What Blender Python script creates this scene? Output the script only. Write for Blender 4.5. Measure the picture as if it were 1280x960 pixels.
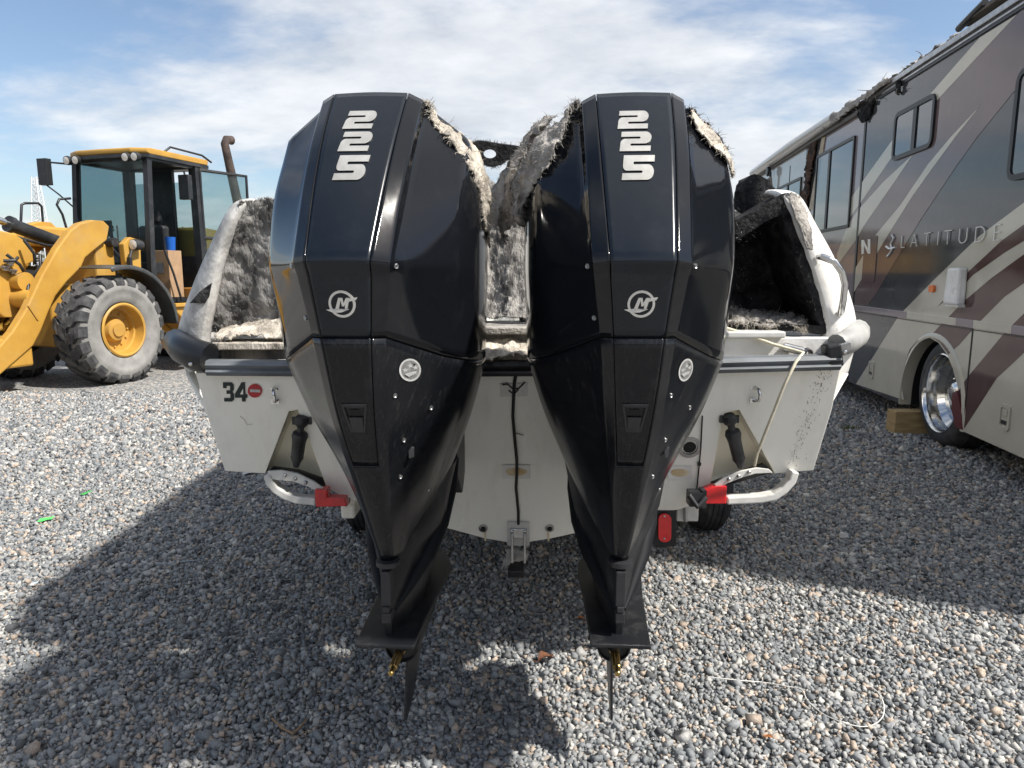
import bpy, bmesh, math, random
import numpy as np
from mathutils import Vector, Matrix, noise
from mathutils.bvhtree import BVHTree
from mathutils.geometry import tessellate_polygon

random.seed(7)
R = math.radians
SC = bpy.context.scene
COL = SC.collection
for o in list(bpy.data.objects):
    bpy.data.objects.remove(o)

# ------------------------------------------------------------------ camera
CAM_H, PITCH, FPX = 1.6, R(8.85), 887.0
cd = bpy.data.cameras.new('camera')
cd.sensor_width = 36.0
cd.lens = 36.0 * FPX / 1280.0
cd.clip_start, cd.clip_end = 0.05, 3000
cam = bpy.data.objects.new('camera', cd)
cam.location = (0, 0, CAM_H)
cam.rotation_euler = (R(90) - PITCH, 0, 0)
COL.objects.link(cam)
SC.camera = cam

# ------------------------------------------------------------------ sky, sun, exposure
SUN_AZ, SUN_EL = 113.0, 51.0          # clockwise from +Y, above the horizon
sv = Vector((math.sin(R(SUN_AZ)) * math.cos(R(SUN_EL)), math.cos(R(SUN_AZ)) * math.cos(R(SUN_EL)), math.sin(R(SUN_EL))))
W = bpy.data.worlds.new('World')
SC.world = W
W.use_nodes = True
def build_world():
    nt = W.node_tree
    nt.nodes.clear()
    N, L = nt.nodes.new, nt.links.new
    out = N('ShaderNodeOutputWorld'); bg = N('ShaderNodeBackground')
    bg.inputs['Strength'].default_value = 0.066
    sky = N('ShaderNodeTexSky'); sky.sky_type = 'NISHITA'; sky.sun_disc = False
    sky.sun_elevation = R(SUN_EL); sky.sun_rotation = R(SUN_AZ)
    sky.air_density = 1.0; sky.dust_density = 1.2; sky.ozone_density = 1.4
    tc = N('ShaderNodeTexCoord'); nrm = N('ShaderNodeVectorMath'); nrm.operation = 'NORMALIZE'
    L(tc.outputs['Generated'], nrm.inputs[0])
    sep = N('ShaderNodeSeparateXYZ'); L(nrm.outputs[0], sep.inputs[0])
    add = N('ShaderNodeMath'); add.operation = 'ADD'; add.inputs[1].default_value = 0.22
    mx = N('ShaderNodeMath'); mx.operation = 'MAXIMUM'; mx.inputs[1].default_value = 0.0
    L(sep.outputs['Z'], mx.inputs[0]); L(mx.outputs[0], add.inputs[0])
    dx = N('ShaderNodeMath'); dx.operation = 'DIVIDE'; L(sep.outputs['X'], dx.inputs[0]); L(add.outputs[0], dx.inputs[1])
    dy = N('ShaderNodeMath'); dy.operation = 'DIVIDE'; L(sep.outputs['Y'], dy.inputs[0]); L(add.outputs[0], dy.inputs[1])
    cmb = N('ShaderNodeCombineXYZ'); L(dx.outputs[0], cmb.inputs[0]); L(dy.outputs[0], cmb.inputs[1])
    mp = N('ShaderNodeMapping'); L(cmb.outputs[0], mp.inputs[0])
    mp.inputs['Location'].default_value = CLOUD_OFF
    mp.inputs['Rotation'].default_value = (0, 0, R(35))
    mp.inputs['Scale'].default_value = (0.72, 1.0, 1.0)
    n1 = N('ShaderNodeTexNoise'); n1.inputs['Scale'].default_value = 0.75; n1.inputs['Detail'].default_value = 9
    n1.inputs['Roughness'].default_value = 0.56; n1.inputs['Distortion'].default_value = 0.35
    n2 = N('ShaderNodeTexNoise'); n2.inputs['Scale'].default_value = 2.6; n2.inputs['Detail'].default_value = 8
    n2.inputs['Roughness'].default_value = 0.6
    L(mp.outputs[0], n1.inputs['Vector']); L(mp.outputs[0], n2.inputs['Vector'])
    mixn = N('ShaderNodeMath'); mixn.operation = 'MULTIPLY_ADD'; mixn.inputs[1].default_value = 0.28
    L(n2.outputs['Fac'], mixn.inputs[0]); L(n1.outputs['Fac'], mixn.inputs[2])
    ramp = N('ShaderNodeValToRGB'); ramp.color_ramp.interpolation = 'EASE'
    ramp.color_ramp.elements[0].position = CLOUD_LO; ramp.color_ramp.elements[0].color = (0, 0, 0, 1)
    ramp.color_ramp.elements[1].position = CLOUD_HI; ramp.color_ramp.elements[1].color = (1, 1, 1, 1)
    L(mixn.outputs[0], ramp.inputs[0])
    # cloud brightness varies with a second noise (thick and thin cloud)
    cr = N('ShaderNodeValToRGB')
    cr.color_ramp.elements[0].position = 0.3; cr.color_ramp.elements[0].color = (3.9, 4.15, 4.5, 1)
    cr.color_ramp.elements[1].position = 0.65; cr.color_ramp.elements[1].color = (6.4, 6.5, 6.65, 1)
    L(n2.outputs['Fac'], cr.inputs[0])
    mul = N('ShaderNodeMath'); mul.operation = 'MULTIPLY'; mul.inputs[1].default_value = 0.88
    L(ramp.outputs[0], mul.inputs[0])
    mix = N('ShaderNodeMix'); mix.data_type = 'RGBA'
    L(mul.outputs[0], mix.inputs['Factor']); L(sky.outputs[0], mix.inputs['A']); L(cr.outputs[0], mix.inputs['B'])
    L(mix.outputs['Result'], bg.inputs['Color']); L(bg.outputs[0], out.inputs['Surface'])
CLOUD_OFF, CLOUD_LO, CLOUD_HI = (3.1, 1.4, 0.0), 0.535, 0.70
build_world()

sd = bpy.data.lights.new('sun', 'SUN')
sd.energy = 2.9
sd.angle = R(2.2)
sd.color = (1.0, 0.955, 0.89)
sun = bpy.data.objects.new('sun', sd)
sun.rotation_euler = (-sv).to_track_quat('-Z', 'Y').to_euler()
sun.location = (8, -4, 12)
COL.objects.link(sun)

SC.view_settings.view_transform = 'Standard'
SC.view_settings.look = 'None'
SC.view_settings.exposure = 1.28
SC.view_settings.gamma = 1.0
SC.view_settings.use_curve_mapping = False
SC.render.engine = 'CYCLES'
SC.cycles.use_denoising = True
SC.cycles.max_bounces = 8

# ------------------------------------------------------------------ surveying helpers: line of sight of the photo
_c, _s = math.cos(PITCH), math.sin(PITCH)
def ray(u, v):
    X, Y = (u - 640) / FPX, -(v - 480) / FPX
    return Vector((X, _c + Y * _s, -_s + Y * _c))
EYE = Vector((0, 0, CAM_H))
def aty(u, v, y):
    d = ray(u, v); return EYE + d * (y / d.y)
def atz(u, v, z=0.0):
    d = ray(u, v); return EYE + d * ((z - CAM_H) / d.z)
def onplane(u, v, p0, n):
    d = ray(u, v); n = Vector(n); return EYE + d * ((Vector(p0) - EYE).dot(n) / d.dot(n))

# ------------------------------------------------------------------ mesh collector
class MB:
    def __init__(s): s.v = []; s.f = []; s.m = []; s.mi = 0
    def add(s, vs, fs):
        b = len(s.v); s.v += [tuple(p) for p in vs]
        for f in fs: s.f.append(tuple(b + i for i in f)); s.m.append(s.mi)
        return s
    def box(s, c, d, rot=None):
        x, y, z = d[0] / 2, d[1] / 2, d[2] / 2
        P = [Vector((i, j, k)) for i in (-x, x) for j in (-y, y) for k in (-z, z)]
        if rot is not None: P = [rot @ p for p in P]
        P = [p + Vector(c) for p in P]
        return s.add(P, [(0, 1, 3, 2), (4, 6, 7, 5), (0, 4, 5, 1), (2, 3, 7, 6), (0, 2, 6, 4), (1, 5, 7, 3)])
    def b2(s, lo, hi):
        return s.box([(a + b) / 2 for a, b in zip(lo, hi)], [abs(b - a) for a, b in zip(lo, hi)])
    def tube(s, pts, r, n=8, cap=True):
        pts = [Vector(p) for p in pts]
        rs = r if isinstance(r, (list, tuple)) else [r] * len(pts)
        b = len(s.v); up = None
        for i, p in enumerate(pts):
            if i == 0: t = pts[1] - p
            elif i == len(pts) - 1: t = p - pts[-2]
            else: t = (pts[i + 1] - p).normalized() + (p - pts[i - 1]).normalized()
            t.normalize()
            if up is None: up = t.orthogonal().normalized()
            up = (up - t * up.dot(t)); 
            if up.length < 1e-6: up = t.orthogonal()
            up.normalize(); w = t.cross(up)
            for k in range(n):
                a = 2 * math.pi * k / n
                s.v.append(tuple(p + (up * math.cos(a) + w * math.sin(a)) * rs[i]))
        for i in range(len(pts) - 1):
            for k in range(n):
                q = (b + i * n + k, b + i * n + (k + 1) % n, b + (i + 1) * n + (k + 1) % n, b + (i + 1) * n + k)
                s.f.append(q); s.m.append(s.mi)
        if cap:
            s.f.append(tuple(b + k for k in reversed(range(n)))); s.m.append(s.mi)
            e = b + (len(pts) - 1) * n
            s.f.append(tuple(e + k for k in range(n))); s.m.append(s.mi)
        return s
    def lathe(s, prof, org, ax, n=32, a0=0.0, a1=2 * math.pi, cap=False):
        """prof: (radius, distance along axis)"""
        ax = Vector(ax).normalized(); u = ax.orthogonal().normalized(); w = ax.cross(u); org = Vector(org)
        full = abs(a1 - a0 - 2 * math.pi) < 1e-6
        m = n if full else n + 1
        b = len(s.v)
        for r, h in prof:
            for k in range(m):
                a = a0 + (a1 - a0) * k / n
                s.v.append(tuple(org + ax * h + (u * math.cos(a) + w * math.sin(a)) * r))
        for i in range(len(prof) - 1):
            for k in range(n):
                k2 = (k + 1) % m
                s.f.append((b + i * m + k, b + i * m + k2, b + (i + 1) * m + k2, b + (i + 1) * m + k)); s.m.append(s.mi)
        if cap:
            s.f.append(tuple(b + k for k in reversed(range(m)))); s.m.append(s.mi)
            e = b + (len(prof) - 1) * m
            s.f.append(tuple(e + k for k in range(m))); s.m.append(s.mi)
        return s
    def prism(s, poly, off):
        """poly: list of 3-D points in one plane; off: extrusion vector"""
        poly = [Vector(p) for p in poly]; off = Vector(off); n = len(poly)
        nrm = Vector((0, 0, 0))
        for i in range(n): nrm += (poly[i] - poly[0]).cross(poly[(i + 1) % n] - poly[0])
        if nrm.dot(off) > 0: poly = poly[::-1]
        b = len(s.v)
        s.v += [tuple(p) for p in poly] + [tuple(p + off) for p in poly]
        tri = tessellate_polygon([poly])
        sgn = nrm.dot(off)
        for t in tri:
            a, c, d = t
            tn = (poly[c] - poly[a]).cross(poly[d] - poly[a])
            if tn.dot(off) > 0: a, c, d = a, d, c
            s.f.append((b + a, b + c, b + d)); s.m.append(s.mi)
            s.f.append((b + n + a, b + n + d, b + n + c)); s.m.append(s.mi)
        for i in range(n):
            j = (i + 1) % n
            s.f.append((b + i, b + n + i, b + n + j, b + j)); s.m.append(s.mi)
        return s
    def sheet(s, poly):
        poly = [Vector(p) for p in poly]
        tri = tessellate_polygon([poly])
        return s.add(poly, [tuple(t) for t in tri])
    def grid(s, rows, closed=False):
        nr, nc = len(rows), len(rows[0])
        b = len(s.v)
        for r in rows: s.v += [tuple(p) for p in r]
        for i in range(nr - 1):
            for j in range(nc if closed else nc - 1):
                j2 = (j + 1) % nc
                s.f.append((b + i * nc + j, b + i * nc + j2, b + (i + 1) * nc + j2, b + (i + 1) * nc + j)); s.m.append(s.mi)
        return s
    def mesh(s, name, mats, off=None):
        me = bpy.data.meshes.new(name)
        v = s.v if off is None else [(x - off[0], y - off[1], z - off[2]) for x, y, z in s.v]
        me.from_pydata(v, [], s.f)
        if not isinstance(mats, (list, tuple)): mats = [mats]
        for m in mats: me.materials.append(m)
        if len(mats) > 1: me.polygons.foreach_set('material_index', s.m)
        me.update()
        return me

def obj(name, mb, mat, parent=None, smooth=None, bevel=0.0, seg=2, fix=False):
    """one mesh object; vertices are given in the root's own frame, or in world space when the root is unrotated"""
    root = parent
    while root is not None and root.parent is not None: root = root.parent
    off = None
    if root is not None and not root.get('_local'): off = root.location
    me = mb.mesh(name, mat, off) if isinstance(mb, MB) else mb
    if fix:
        bm = bmesh.new(); bm.from_mesh(me); bmesh.ops.remove_doubles(bm, verts=bm.verts, dist=1e-5)
        bmesh.ops.recalc_face_normals(bm, faces=bm.faces); bm.to_mesh(me); bm.free()
    o = bpy.data.objects.new(name, me); COL.objects.link(o)
    if parent is not None: o.parent = parent
    if smooth is not None:
        me.polygons.foreach_set('use_smooth', [True] * len(me.polygons))
        try: me.set_sharp_from_angle(angle=R(smooth))
        except Exception: pass
    if bevel > 0:
        b = o.modifiers.new('bevel', 'BEVEL'); b.width = bevel; b.segments = seg; b.limit_method = 'ANGLE'; b.angle_limit = R(35)
        b.harden_normals = False
    return o
def thing(name, label, cat, loc=(0, 0, 0), rotz=0.0, group=None, local=False):
    o = bpy.data.objects.new(name, None); COL.objects.link(o)
    o.empty_display_size = 0.1
    o.location = loc; o.rotation_euler = (0, 0, rotz)
    o['label'] = label; o['category'] = cat
    if group: o['group'] = group
    if local: o['_local'] = 1
    return o
def tag(o, label, cat, group=None, kind=None):
    if label: o['label'] = label
    if cat: o['category'] = cat
    if group: o['group'] = group
    if kind: o['kind'] = kind
    return o
def arc(c, r, a0, a1, n, ax=(1, 0, 0), ay=(0, 0, 1)):
    c, ax, ay = Vector(c), Vector(ax), Vector(ay)
    return [c + ax * (r * math.cos(R(a0 + (a1 - a0) * i / n))) + ay * (r * math.sin(R(a0 + (a1 - a0) * i / n))) for i in range(n + 1)]

# ------------------------------------------------------------------ materials
def mat(name, col, rough=0.5, metal=0.0, var=0.0, vscale=6.0, col2=None, bump=0.0, bscale=40.0, rvar=0.0, coat=0.0,
        ramp=(0.35, 0.65), detail=6.0, stretch=(1, 1, 1), spec=0.5, alpha=1.0, trans=0.0, dust=None, dscale=3.0, dpos=(0.5, 0.75), emis=None, ior=1.45):
    m = bpy.data.materials.new(name); m.use_nodes = True
    nt = m.node_tree; N, L = nt.nodes.new, nt.links.new
    b = nt.nodes['Principled BSDF']
    b.inputs['Base Color'].default_value = (*col, 1); b.inputs['Roughness'].default_value = rough
    b.inputs['Metallic'].default_value = metal; b.inputs['Specular IOR Level'].default_value = spec
    b.inputs['Coat Weight'].default_value = coat; b.inputs['Coat Roughness'].default_value = 0.05
    b.inputs['Transmission Weight'].default_value = trans; b.inputs['Alpha'].default_value = alpha
    b.inputs['IOR'].default_value = ior
    if emis: b.inputs['Emission Color'].default_value = (*emis[:3], 1); b.inputs['Emission Strength'].default_value = emis[3]
    if not (var or bump or rvar or col2 or dust): return m
    tc = N('ShaderNodeTexCoord'); mp = N('ShaderNodeMapping'); mp.inputs['Scale'].default_value = stretch
    L(tc.outputs['Object'], mp.inputs[0])
    nz = N('ShaderNodeTexNoise'); nz.inputs['Scale'].default_value = vscale; nz.inputs['Detail'].default_value = detail
    nz.inputs['Roughness'].default_value = 0.62
    L(mp.outputs[0], nz.inputs['Vector'])
    cur = None
    if var or col2:
        c2 = col2 if col2 else tuple(c * (1 - var) for c in col)
        cr = N('ShaderNodeValToRGB'); cr.color_ramp.elements[0].position = ramp[0]; cr.color_ramp.elements[1].position = ramp[1]
        cr.color_ramp.elements[0].color = (*c2, 1); cr.color_ramp.elements[1].color = (*col, 1)
        L(nz.outputs['Fac'], cr.inputs[0]); cur = cr.outputs[0]
    if dust:
        n3 = N('ShaderNodeTexNoise'); n3.inputs['Scale'].default_value = dscale; n3.inputs['Detail'].default_value = 10
        n3.inputs['Roughness'].default_value = 0.7; L(mp.outputs[0], n3.inputs['Vector'])
        r3 = N('ShaderNodeValToRGB'); r3.color_ramp.elements[0].position = dpos[0]; r3.color_ramp.elements[1].position = dpos[1]
        r3.color_ramp.elements[0].color = (0, 0, 0, 1); r3.color_ramp.elements[1].color = (dust[3],) * 3 + (1,)
        L(n3.outputs['Fac'], r3.inputs[0])
        mx = N('ShaderNodeMix'); mx.data_type = 'RGBA'; mx.inputs['B'].default_value = (*dust[:3], 1)
        L(r3.outputs[0], mx.inputs['Factor'])
        if cur: L(cur, mx.inputs['A'])
        else: mx.inputs['A'].default_value = (*col, 1)
        cur = mx.outputs['Result']
    if cur: L(cur, b.inputs['Base Color'])
    if rvar:
        mr = N('ShaderNodeMapRange'); mr.inputs['From Min'].default_value = 0.3; mr.inputs['From Max'].default_value = 0.7
        mr.inputs['To Min'].default_value = max(0.02, rough - rvar); mr.inputs['To Max'].default_value = min(1, rough + rvar)
        L(nz.outputs['Fac'], mr.inputs['Value']); L(mr.outputs[0], b.inputs['Roughness'])
    if bump:
        n2 = N('ShaderNodeTexNoise'); n2.inputs['Scale'].default_value = bscale; n2.inputs['Detail'].default_value = 5
        L(mp.outputs[0], n2.inputs['Vector'])
        bp = N('ShaderNodeBump'); bp.inputs['Strength'].default_value = bump; bp.inputs['Distance'].default_value = 0.01
        L(n2.outputs['Fac'], bp.inputs['Height']); L(bp.outputs[0], b.inputs['Normal'])
    return m

M = {}
M['black_gloss'] = mat('black_gloss', (0.006, 0.007, 0.009), 0.08, rvar=0.04, vscale=5, dust=(0.22, 0.22, 0.21, 0.06), dscale=9, dpos=(0.55, 0.9), stretch=(1, 1, 0.6), spec=0.42)
M['black_satin'] = mat('black_satin', (0.006, 0.009, 0.014), 0.20, rvar=0.05, vscale=9, dust=(0.2, 0.2, 0.2, 0.04), dscale=20, dpos=(0.5, 0.9), spec=0.46)
M['black_dusty'] = mat('black_dusty', (0.007, 0.008, 0.010), 0.18, rvar=0.1, vscale=7, dust=(0.27, 0.27, 0.25, 0.11), dscale=60, dpos=(0.52, 0.85), stretch=(1.6, 1.6, 0.12), spec=0.36)
M['black_core'] = mat('black_core', (0.006, 0.006, 0.006), 0.7)
M['black_plastic'] = mat('black_plastic', (0.026, 0.027, 0.03), 0.42, bump=0.08, bscale=120, var=0.3, dust=(0.2, 0.2, 0.19, 0.3), dscale=8, dpos=(0.5, 0.85))
M['lower_unit'] = mat('lower_unit', (0.009, 0.010, 0.012), 0.40, rvar=0.08, dust=(0.2, 0.2, 0.19, 0.3), dscale=12, dpos=(0.52, 0.85))
M['rib_black'] = mat('rib_black', (0.010, 0.011, 0.013), 0.65, var=.3, spec=0.2)
M['silver_decal'] = mat('silver_decal', (0.50, 0.49, 0.46), 0.42, metal=0.35, var=0.3, vscale=14)
M['silver_badge'] = mat('silver_badge', (0.72, 0.71, 0.68), 0.28, metal=0.55, var=0.15, vscale=20)
M['white_decal'] = mat('white_decal', (0.62, 0.62, 0.60), 0.45, var=0.35, vscale=40)
M['chrome'] = mat('chrome', (0.72, 0.72, 0.71), 0.14, metal=1.0, var=0.2, vscale=20, rvar=0.08)
M['steel'] = mat('steel', (0.5, 0.5, 0.5), 0.32, metal=1.0, var=0.35, vscale=18, bump=0.05)
M['brass'] = mat('brass', (0.55, 0.38, 0.14), 0.34, metal=1.0, col2=(0.25, 0.17, 0.06), vscale=30)
M['gelcoat'] = mat('gelcoat', (0.90, 0.885, 0.82), 0.30, col2=(0.86, 0.835, 0.75), vscale=3, rvar=0.08, dust=(0.40, 0.36, 0.28, 0.30), dscale=5, dpos=(0.52, 0.80), coat=0.15, stretch=(1.6, 1, .5))
M['gelcoat_in'] = mat('gelcoat_in', (0.90, 0.86, 0.72), 0.45, col2=(0.84, 0.79, 0.64), vscale=5)
M['gelcoat_white'] = mat('gelcoat_white', (0.82, 0.81, 0.78), 0.38, col2=(0.66, 0.64, 0.60), vscale=7, bump=0.15, bscale=60, dust=(0.16, 0.15, 0.14, 0.7), dscale=6, dpos=(0.58, 0.8))
M['gelcoat_grimy'] = mat('gelcoat_grimy', (0.66, 0.65, 0.62), 0.6, col2=(0.42, 0.41, 0.39), vscale=9, bump=0.3, bscale=60, dust=(0.14, 0.135, 0.13, 0.85), dscale=7, dpos=(0.46, 0.68))
M['char'] = mat('char', (0.05, 0.05, 0.05), 0.95, col2=(0.009, 0.009, 0.010), vscale=16, bump=1.0, bscale=70, spec=0.2, dust=(0.22, 0.22, 0.21, 0.45), dscale=30, dpos=(0.58, 0.8), ramp=(0.4, 0.7))
M['ash'] = mat('ash', (0.46, 0.43, 0.39), 0.95, col2=(0.11, 0.105, 0.10), vscale=11, bump=1.0, bscale=80, spec=0.2, ramp=(0.34, 0.66), detail=10)
M['ash_pale'] = mat('ash_pale', (0.66, 0.60, 0.51), 0.95, col2=(0.26, 0.235, 0.20), vscale=14, bump=1.0, bscale=90, spec=0.2, ramp=(0.36, 0.62), detail=10, stretch=(1, 1, 0.5))
M['fibre'] = mat('fibre', (0.56, 0.51, 0.43), 0.9, col2=(0.30, 0.27, 0.23), vscale=20, spec=0.2)
M['fibre_grey'] = mat('fibre_grey', (0.46, 0.44, 0.41), 0.9, col2=(0.2, 0.19, 0.18), vscale=16, spec=0.2)
M['fibre_dark'] = mat('fibre_dark', (0.05, 0.047, 0.043), 0.9, spec=0.2)
M['rubber_grey'] = mat('rubber_grey', (0.16, 0.175, 0.19), 0.5, col2=(0.06, 0.065, 0.07), vscale=9, bump=0.1, stretch=(0.4, 1, 3))
M['rubber_black'] = mat('rubber_black', (0.009, 0.010, 0.012), 0.36, dust=(0.2, 0.2, 0.2, 0.10), dscale=12, dpos=(0.55, 0.85))
M['rubber_pale'] = mat('rubber_pale', (0.42, 0.42, 0.40), 0.5, col2=(0.25, 0.25, 0.24), vscale=9)
M['red_lens'] = mat('red_lens', (0.62, 0.012, 0.016), 0.22, var=0.25, vscale=30, coat=0.3)
M['red_print'] = mat('red_print', (0.42, 0.03, 0.035), 0.4)
M['number_print'] = mat('number_print', (0.012, 0.022, 0.022), 0.4)
M['white_paint'] = mat('white_paint', (0.70, 0.69, 0.65), 0.4, var=0.2, vscale=12, dust=(0.2, 0.17, 0.13, 0.4), dscale=10, dpos=(0.6, 0.85))
M['stain'] = mat('stain', (0.50, 0.34, 0.15), 0.8, col2=(0.70, 0.62, 0.45), vscale=14)
M['rust'] = mat('rust', (0.20, 0.085, 0.04), 0.85, col2=(0.08, 0.04, 0.025), vscale=14, bump=0.4)
M['cable'] = mat('cable', (0.01, 0.01, 0.01), 0.5)
M['rope'] = mat('rope', (0.72, 0.66, 0.50), 0.85, var=0.2, vscale=60)
M['tyre'] = mat('tyre', (0.032, 0.032, 0.034), 0.75, dust=(0.16, 0.155, 0.145, 0.5), dscale=9, dpos=(0.45, 0.75), bump=0.15)
M['tyre_dusty'] = mat('tyre_dusty', (0.29, 0.285, 0.27), 0.9, col2=(0.19, 0.185, 0.175), vscale=4, bump=0.2, spec=0.2)
M['tyre_tread'] = mat('tyre_tread', (0.10, 0.10, 0.10), 0.85, col2=(0.035, 0.036, 0.038), vscale=7, bump=0.3, spec=0.3)

# ================================================================== ground
def gravel_colours(n, rng):
    t = rng.random(n); k = rng.random(n)[:, None]
    c = np.empty((n, 3))
    a = np.array
    pal = [(0.50, a([0.125, 0.136, 0.146]), a([0.235, 0.245, 0.252])), (0.75, a([0.22, 0.224, 0.222]), a([0.345, 0.343, 0.335])),
           (0.80, a([0.36, 0.355, 0.335]), a([0.46, 0.45, 0.42])), (0.92, a([0.26, 0.215, 0.18]), a([0.40, 0.33, 0.27])), (1.01, a([0.06, 0.063, 0.067]), a([0.12, 0.125, 0.13]))]
    lo = 0.0
    for hi, A, B in pal:
        s = (t >= lo) & (t < hi); c[s] = A + (B - A) * k[s]; lo = hi
    return np.minimum(c * 1.24, .58) * np.array([1.0, .99, .965])
def ground_mat():
    m = bpy.data.materials.new('gravel_ground'); m.use_nodes = True
    nt = m.node_tree; N, L = nt.nodes.new, nt.links.new; b = nt.nodes['Principled BSDF']
    b.inputs['Roughness'].default_value = 0.9; b.inputs['Specular IOR Level'].default_value = 0.25
    tc = N('ShaderNodeTexCoord')
    vo = N('ShaderNodeTexVoronoi'); vo.inputs['Scale'].default_value = 42; L(tc.outputs['Object'], vo.inputs['Vector'])
    sp = N('ShaderNodeSeparateColor'); L(vo.outputs['Color'], sp.inputs[0])
    cr = N('ShaderNodeValToRGB'); cr.color_ramp.interpolation = 'LINEAR'
    e = cr.color_ramp.elements; e[0].position = 0.0; e[0].color = (0.07, 0.075, 0.08, 1); e[1].position = 1.0; e[1].color = (0.52, 0.51, 0.48, 1)
    for p, c in ((0.25, (0.14, 0.15, 0.16)), (0.5, (0.2, 0.21, 0.22)), (0.7, (0.33, 0.33, 0.325)), (0.85, (0.36, 0.3, 0.25))):
        q = e.new(p); q.color = (*c, 1)
    L(sp.outputs[0], cr.inputs[0])
    nz = N('ShaderNodeTexNoise'); nz.inputs['Scale'].default_value = 0.35; nz.inputs['Detail'].default_value = 6; L(tc.outputs['Object'], nz.inputs['Vector'])
    r2 = N('ShaderNodeValToRGB'); r2.color_ramp.elements[0].position = 0.35; r2.color_ramp.elements[1].position = 0.7
    r2.color_ramp.elements[0].color = (0.84, 0.84, 0.83, 1); r2.color_ramp.elements[1].color = (1.1, 1.09, 1.05, 1); L(nz.outputs['Fac'], r2.inputs[0])
    mu = N('ShaderNodeMix'); mu.data_type = 'RGBA'; mu.blend_type = 'MULTIPLY'; mu.inputs['Factor'].default_value = 1
    L(cr.outputs[0], mu.inputs['A']); L(r2.outputs[0], mu.inputs['B']); L(mu.outputs['Result'], b.inputs['Base Color'])
    bp = N('ShaderNodeBump'); bp.inputs['Strength'].default_value = 0.8; bp.inputs['Distance'].default_value = 0.012; bp.invert = True
    L(vo.outputs['Distance'], bp.inputs['Height']); L(bp.outputs[0], b.inputs['Normal'])
    return m
def stone_mat():
    m = bpy.data.materials.new('crushed_stone'); m.use_nodes = True
    nt = m.node_tree; N, L = nt.nodes.new, nt.links.new; b = nt.nodes['Principled BSDF']
    b.inputs['Roughness'].default_value = 0.75; b.inputs['Specular IOR Level'].default_value = 0.35
    at = N('ShaderNodeAttribute'); at.attribute_name = 'stone_colour'
    tc = N('ShaderNodeTexCoord'); nz = N('ShaderNodeTexNoise'); nz.inputs['Scale'].default_value = 190; nz.inputs['Detail'].default_value = 3
    L(tc.outputs['Object'], nz.inputs['Vector'])
    cr = N('ShaderNodeValToRGB'); cr.color_ramp.elements[0].position = 0.3; cr.color_ramp.elements[1].position = 0.7
    cr.color_ramp.elements[0].color = (0.72, 0.72, 0.73, 1); cr.color_ramp.elements[1].color = (1.2, 1.2, 1.2, 1); L(nz.outputs['Fac'], cr.inputs[0])
    mu = N('ShaderNodeMix'); mu.data_type = 'RGBA'; mu.blend_type = 'MULTIPLY'; mu.inputs['Factor'].default_value = 1
    L(at.outputs['Color'], mu.inputs['A']); L(cr.outputs[0], mu.inputs['B']); L(mu.outputs['Result'], b.inputs['Base Color'])
    return m
g = MB().add([(-1200, -400, 0), (1200, -400, 0), (1200, 2000, 0), (-1200, 2000, 0)], [(0, 1, 2, 3)])
ground = obj('ground', g, ground_mat()); tag(ground, None, None, kind='structure')

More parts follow.
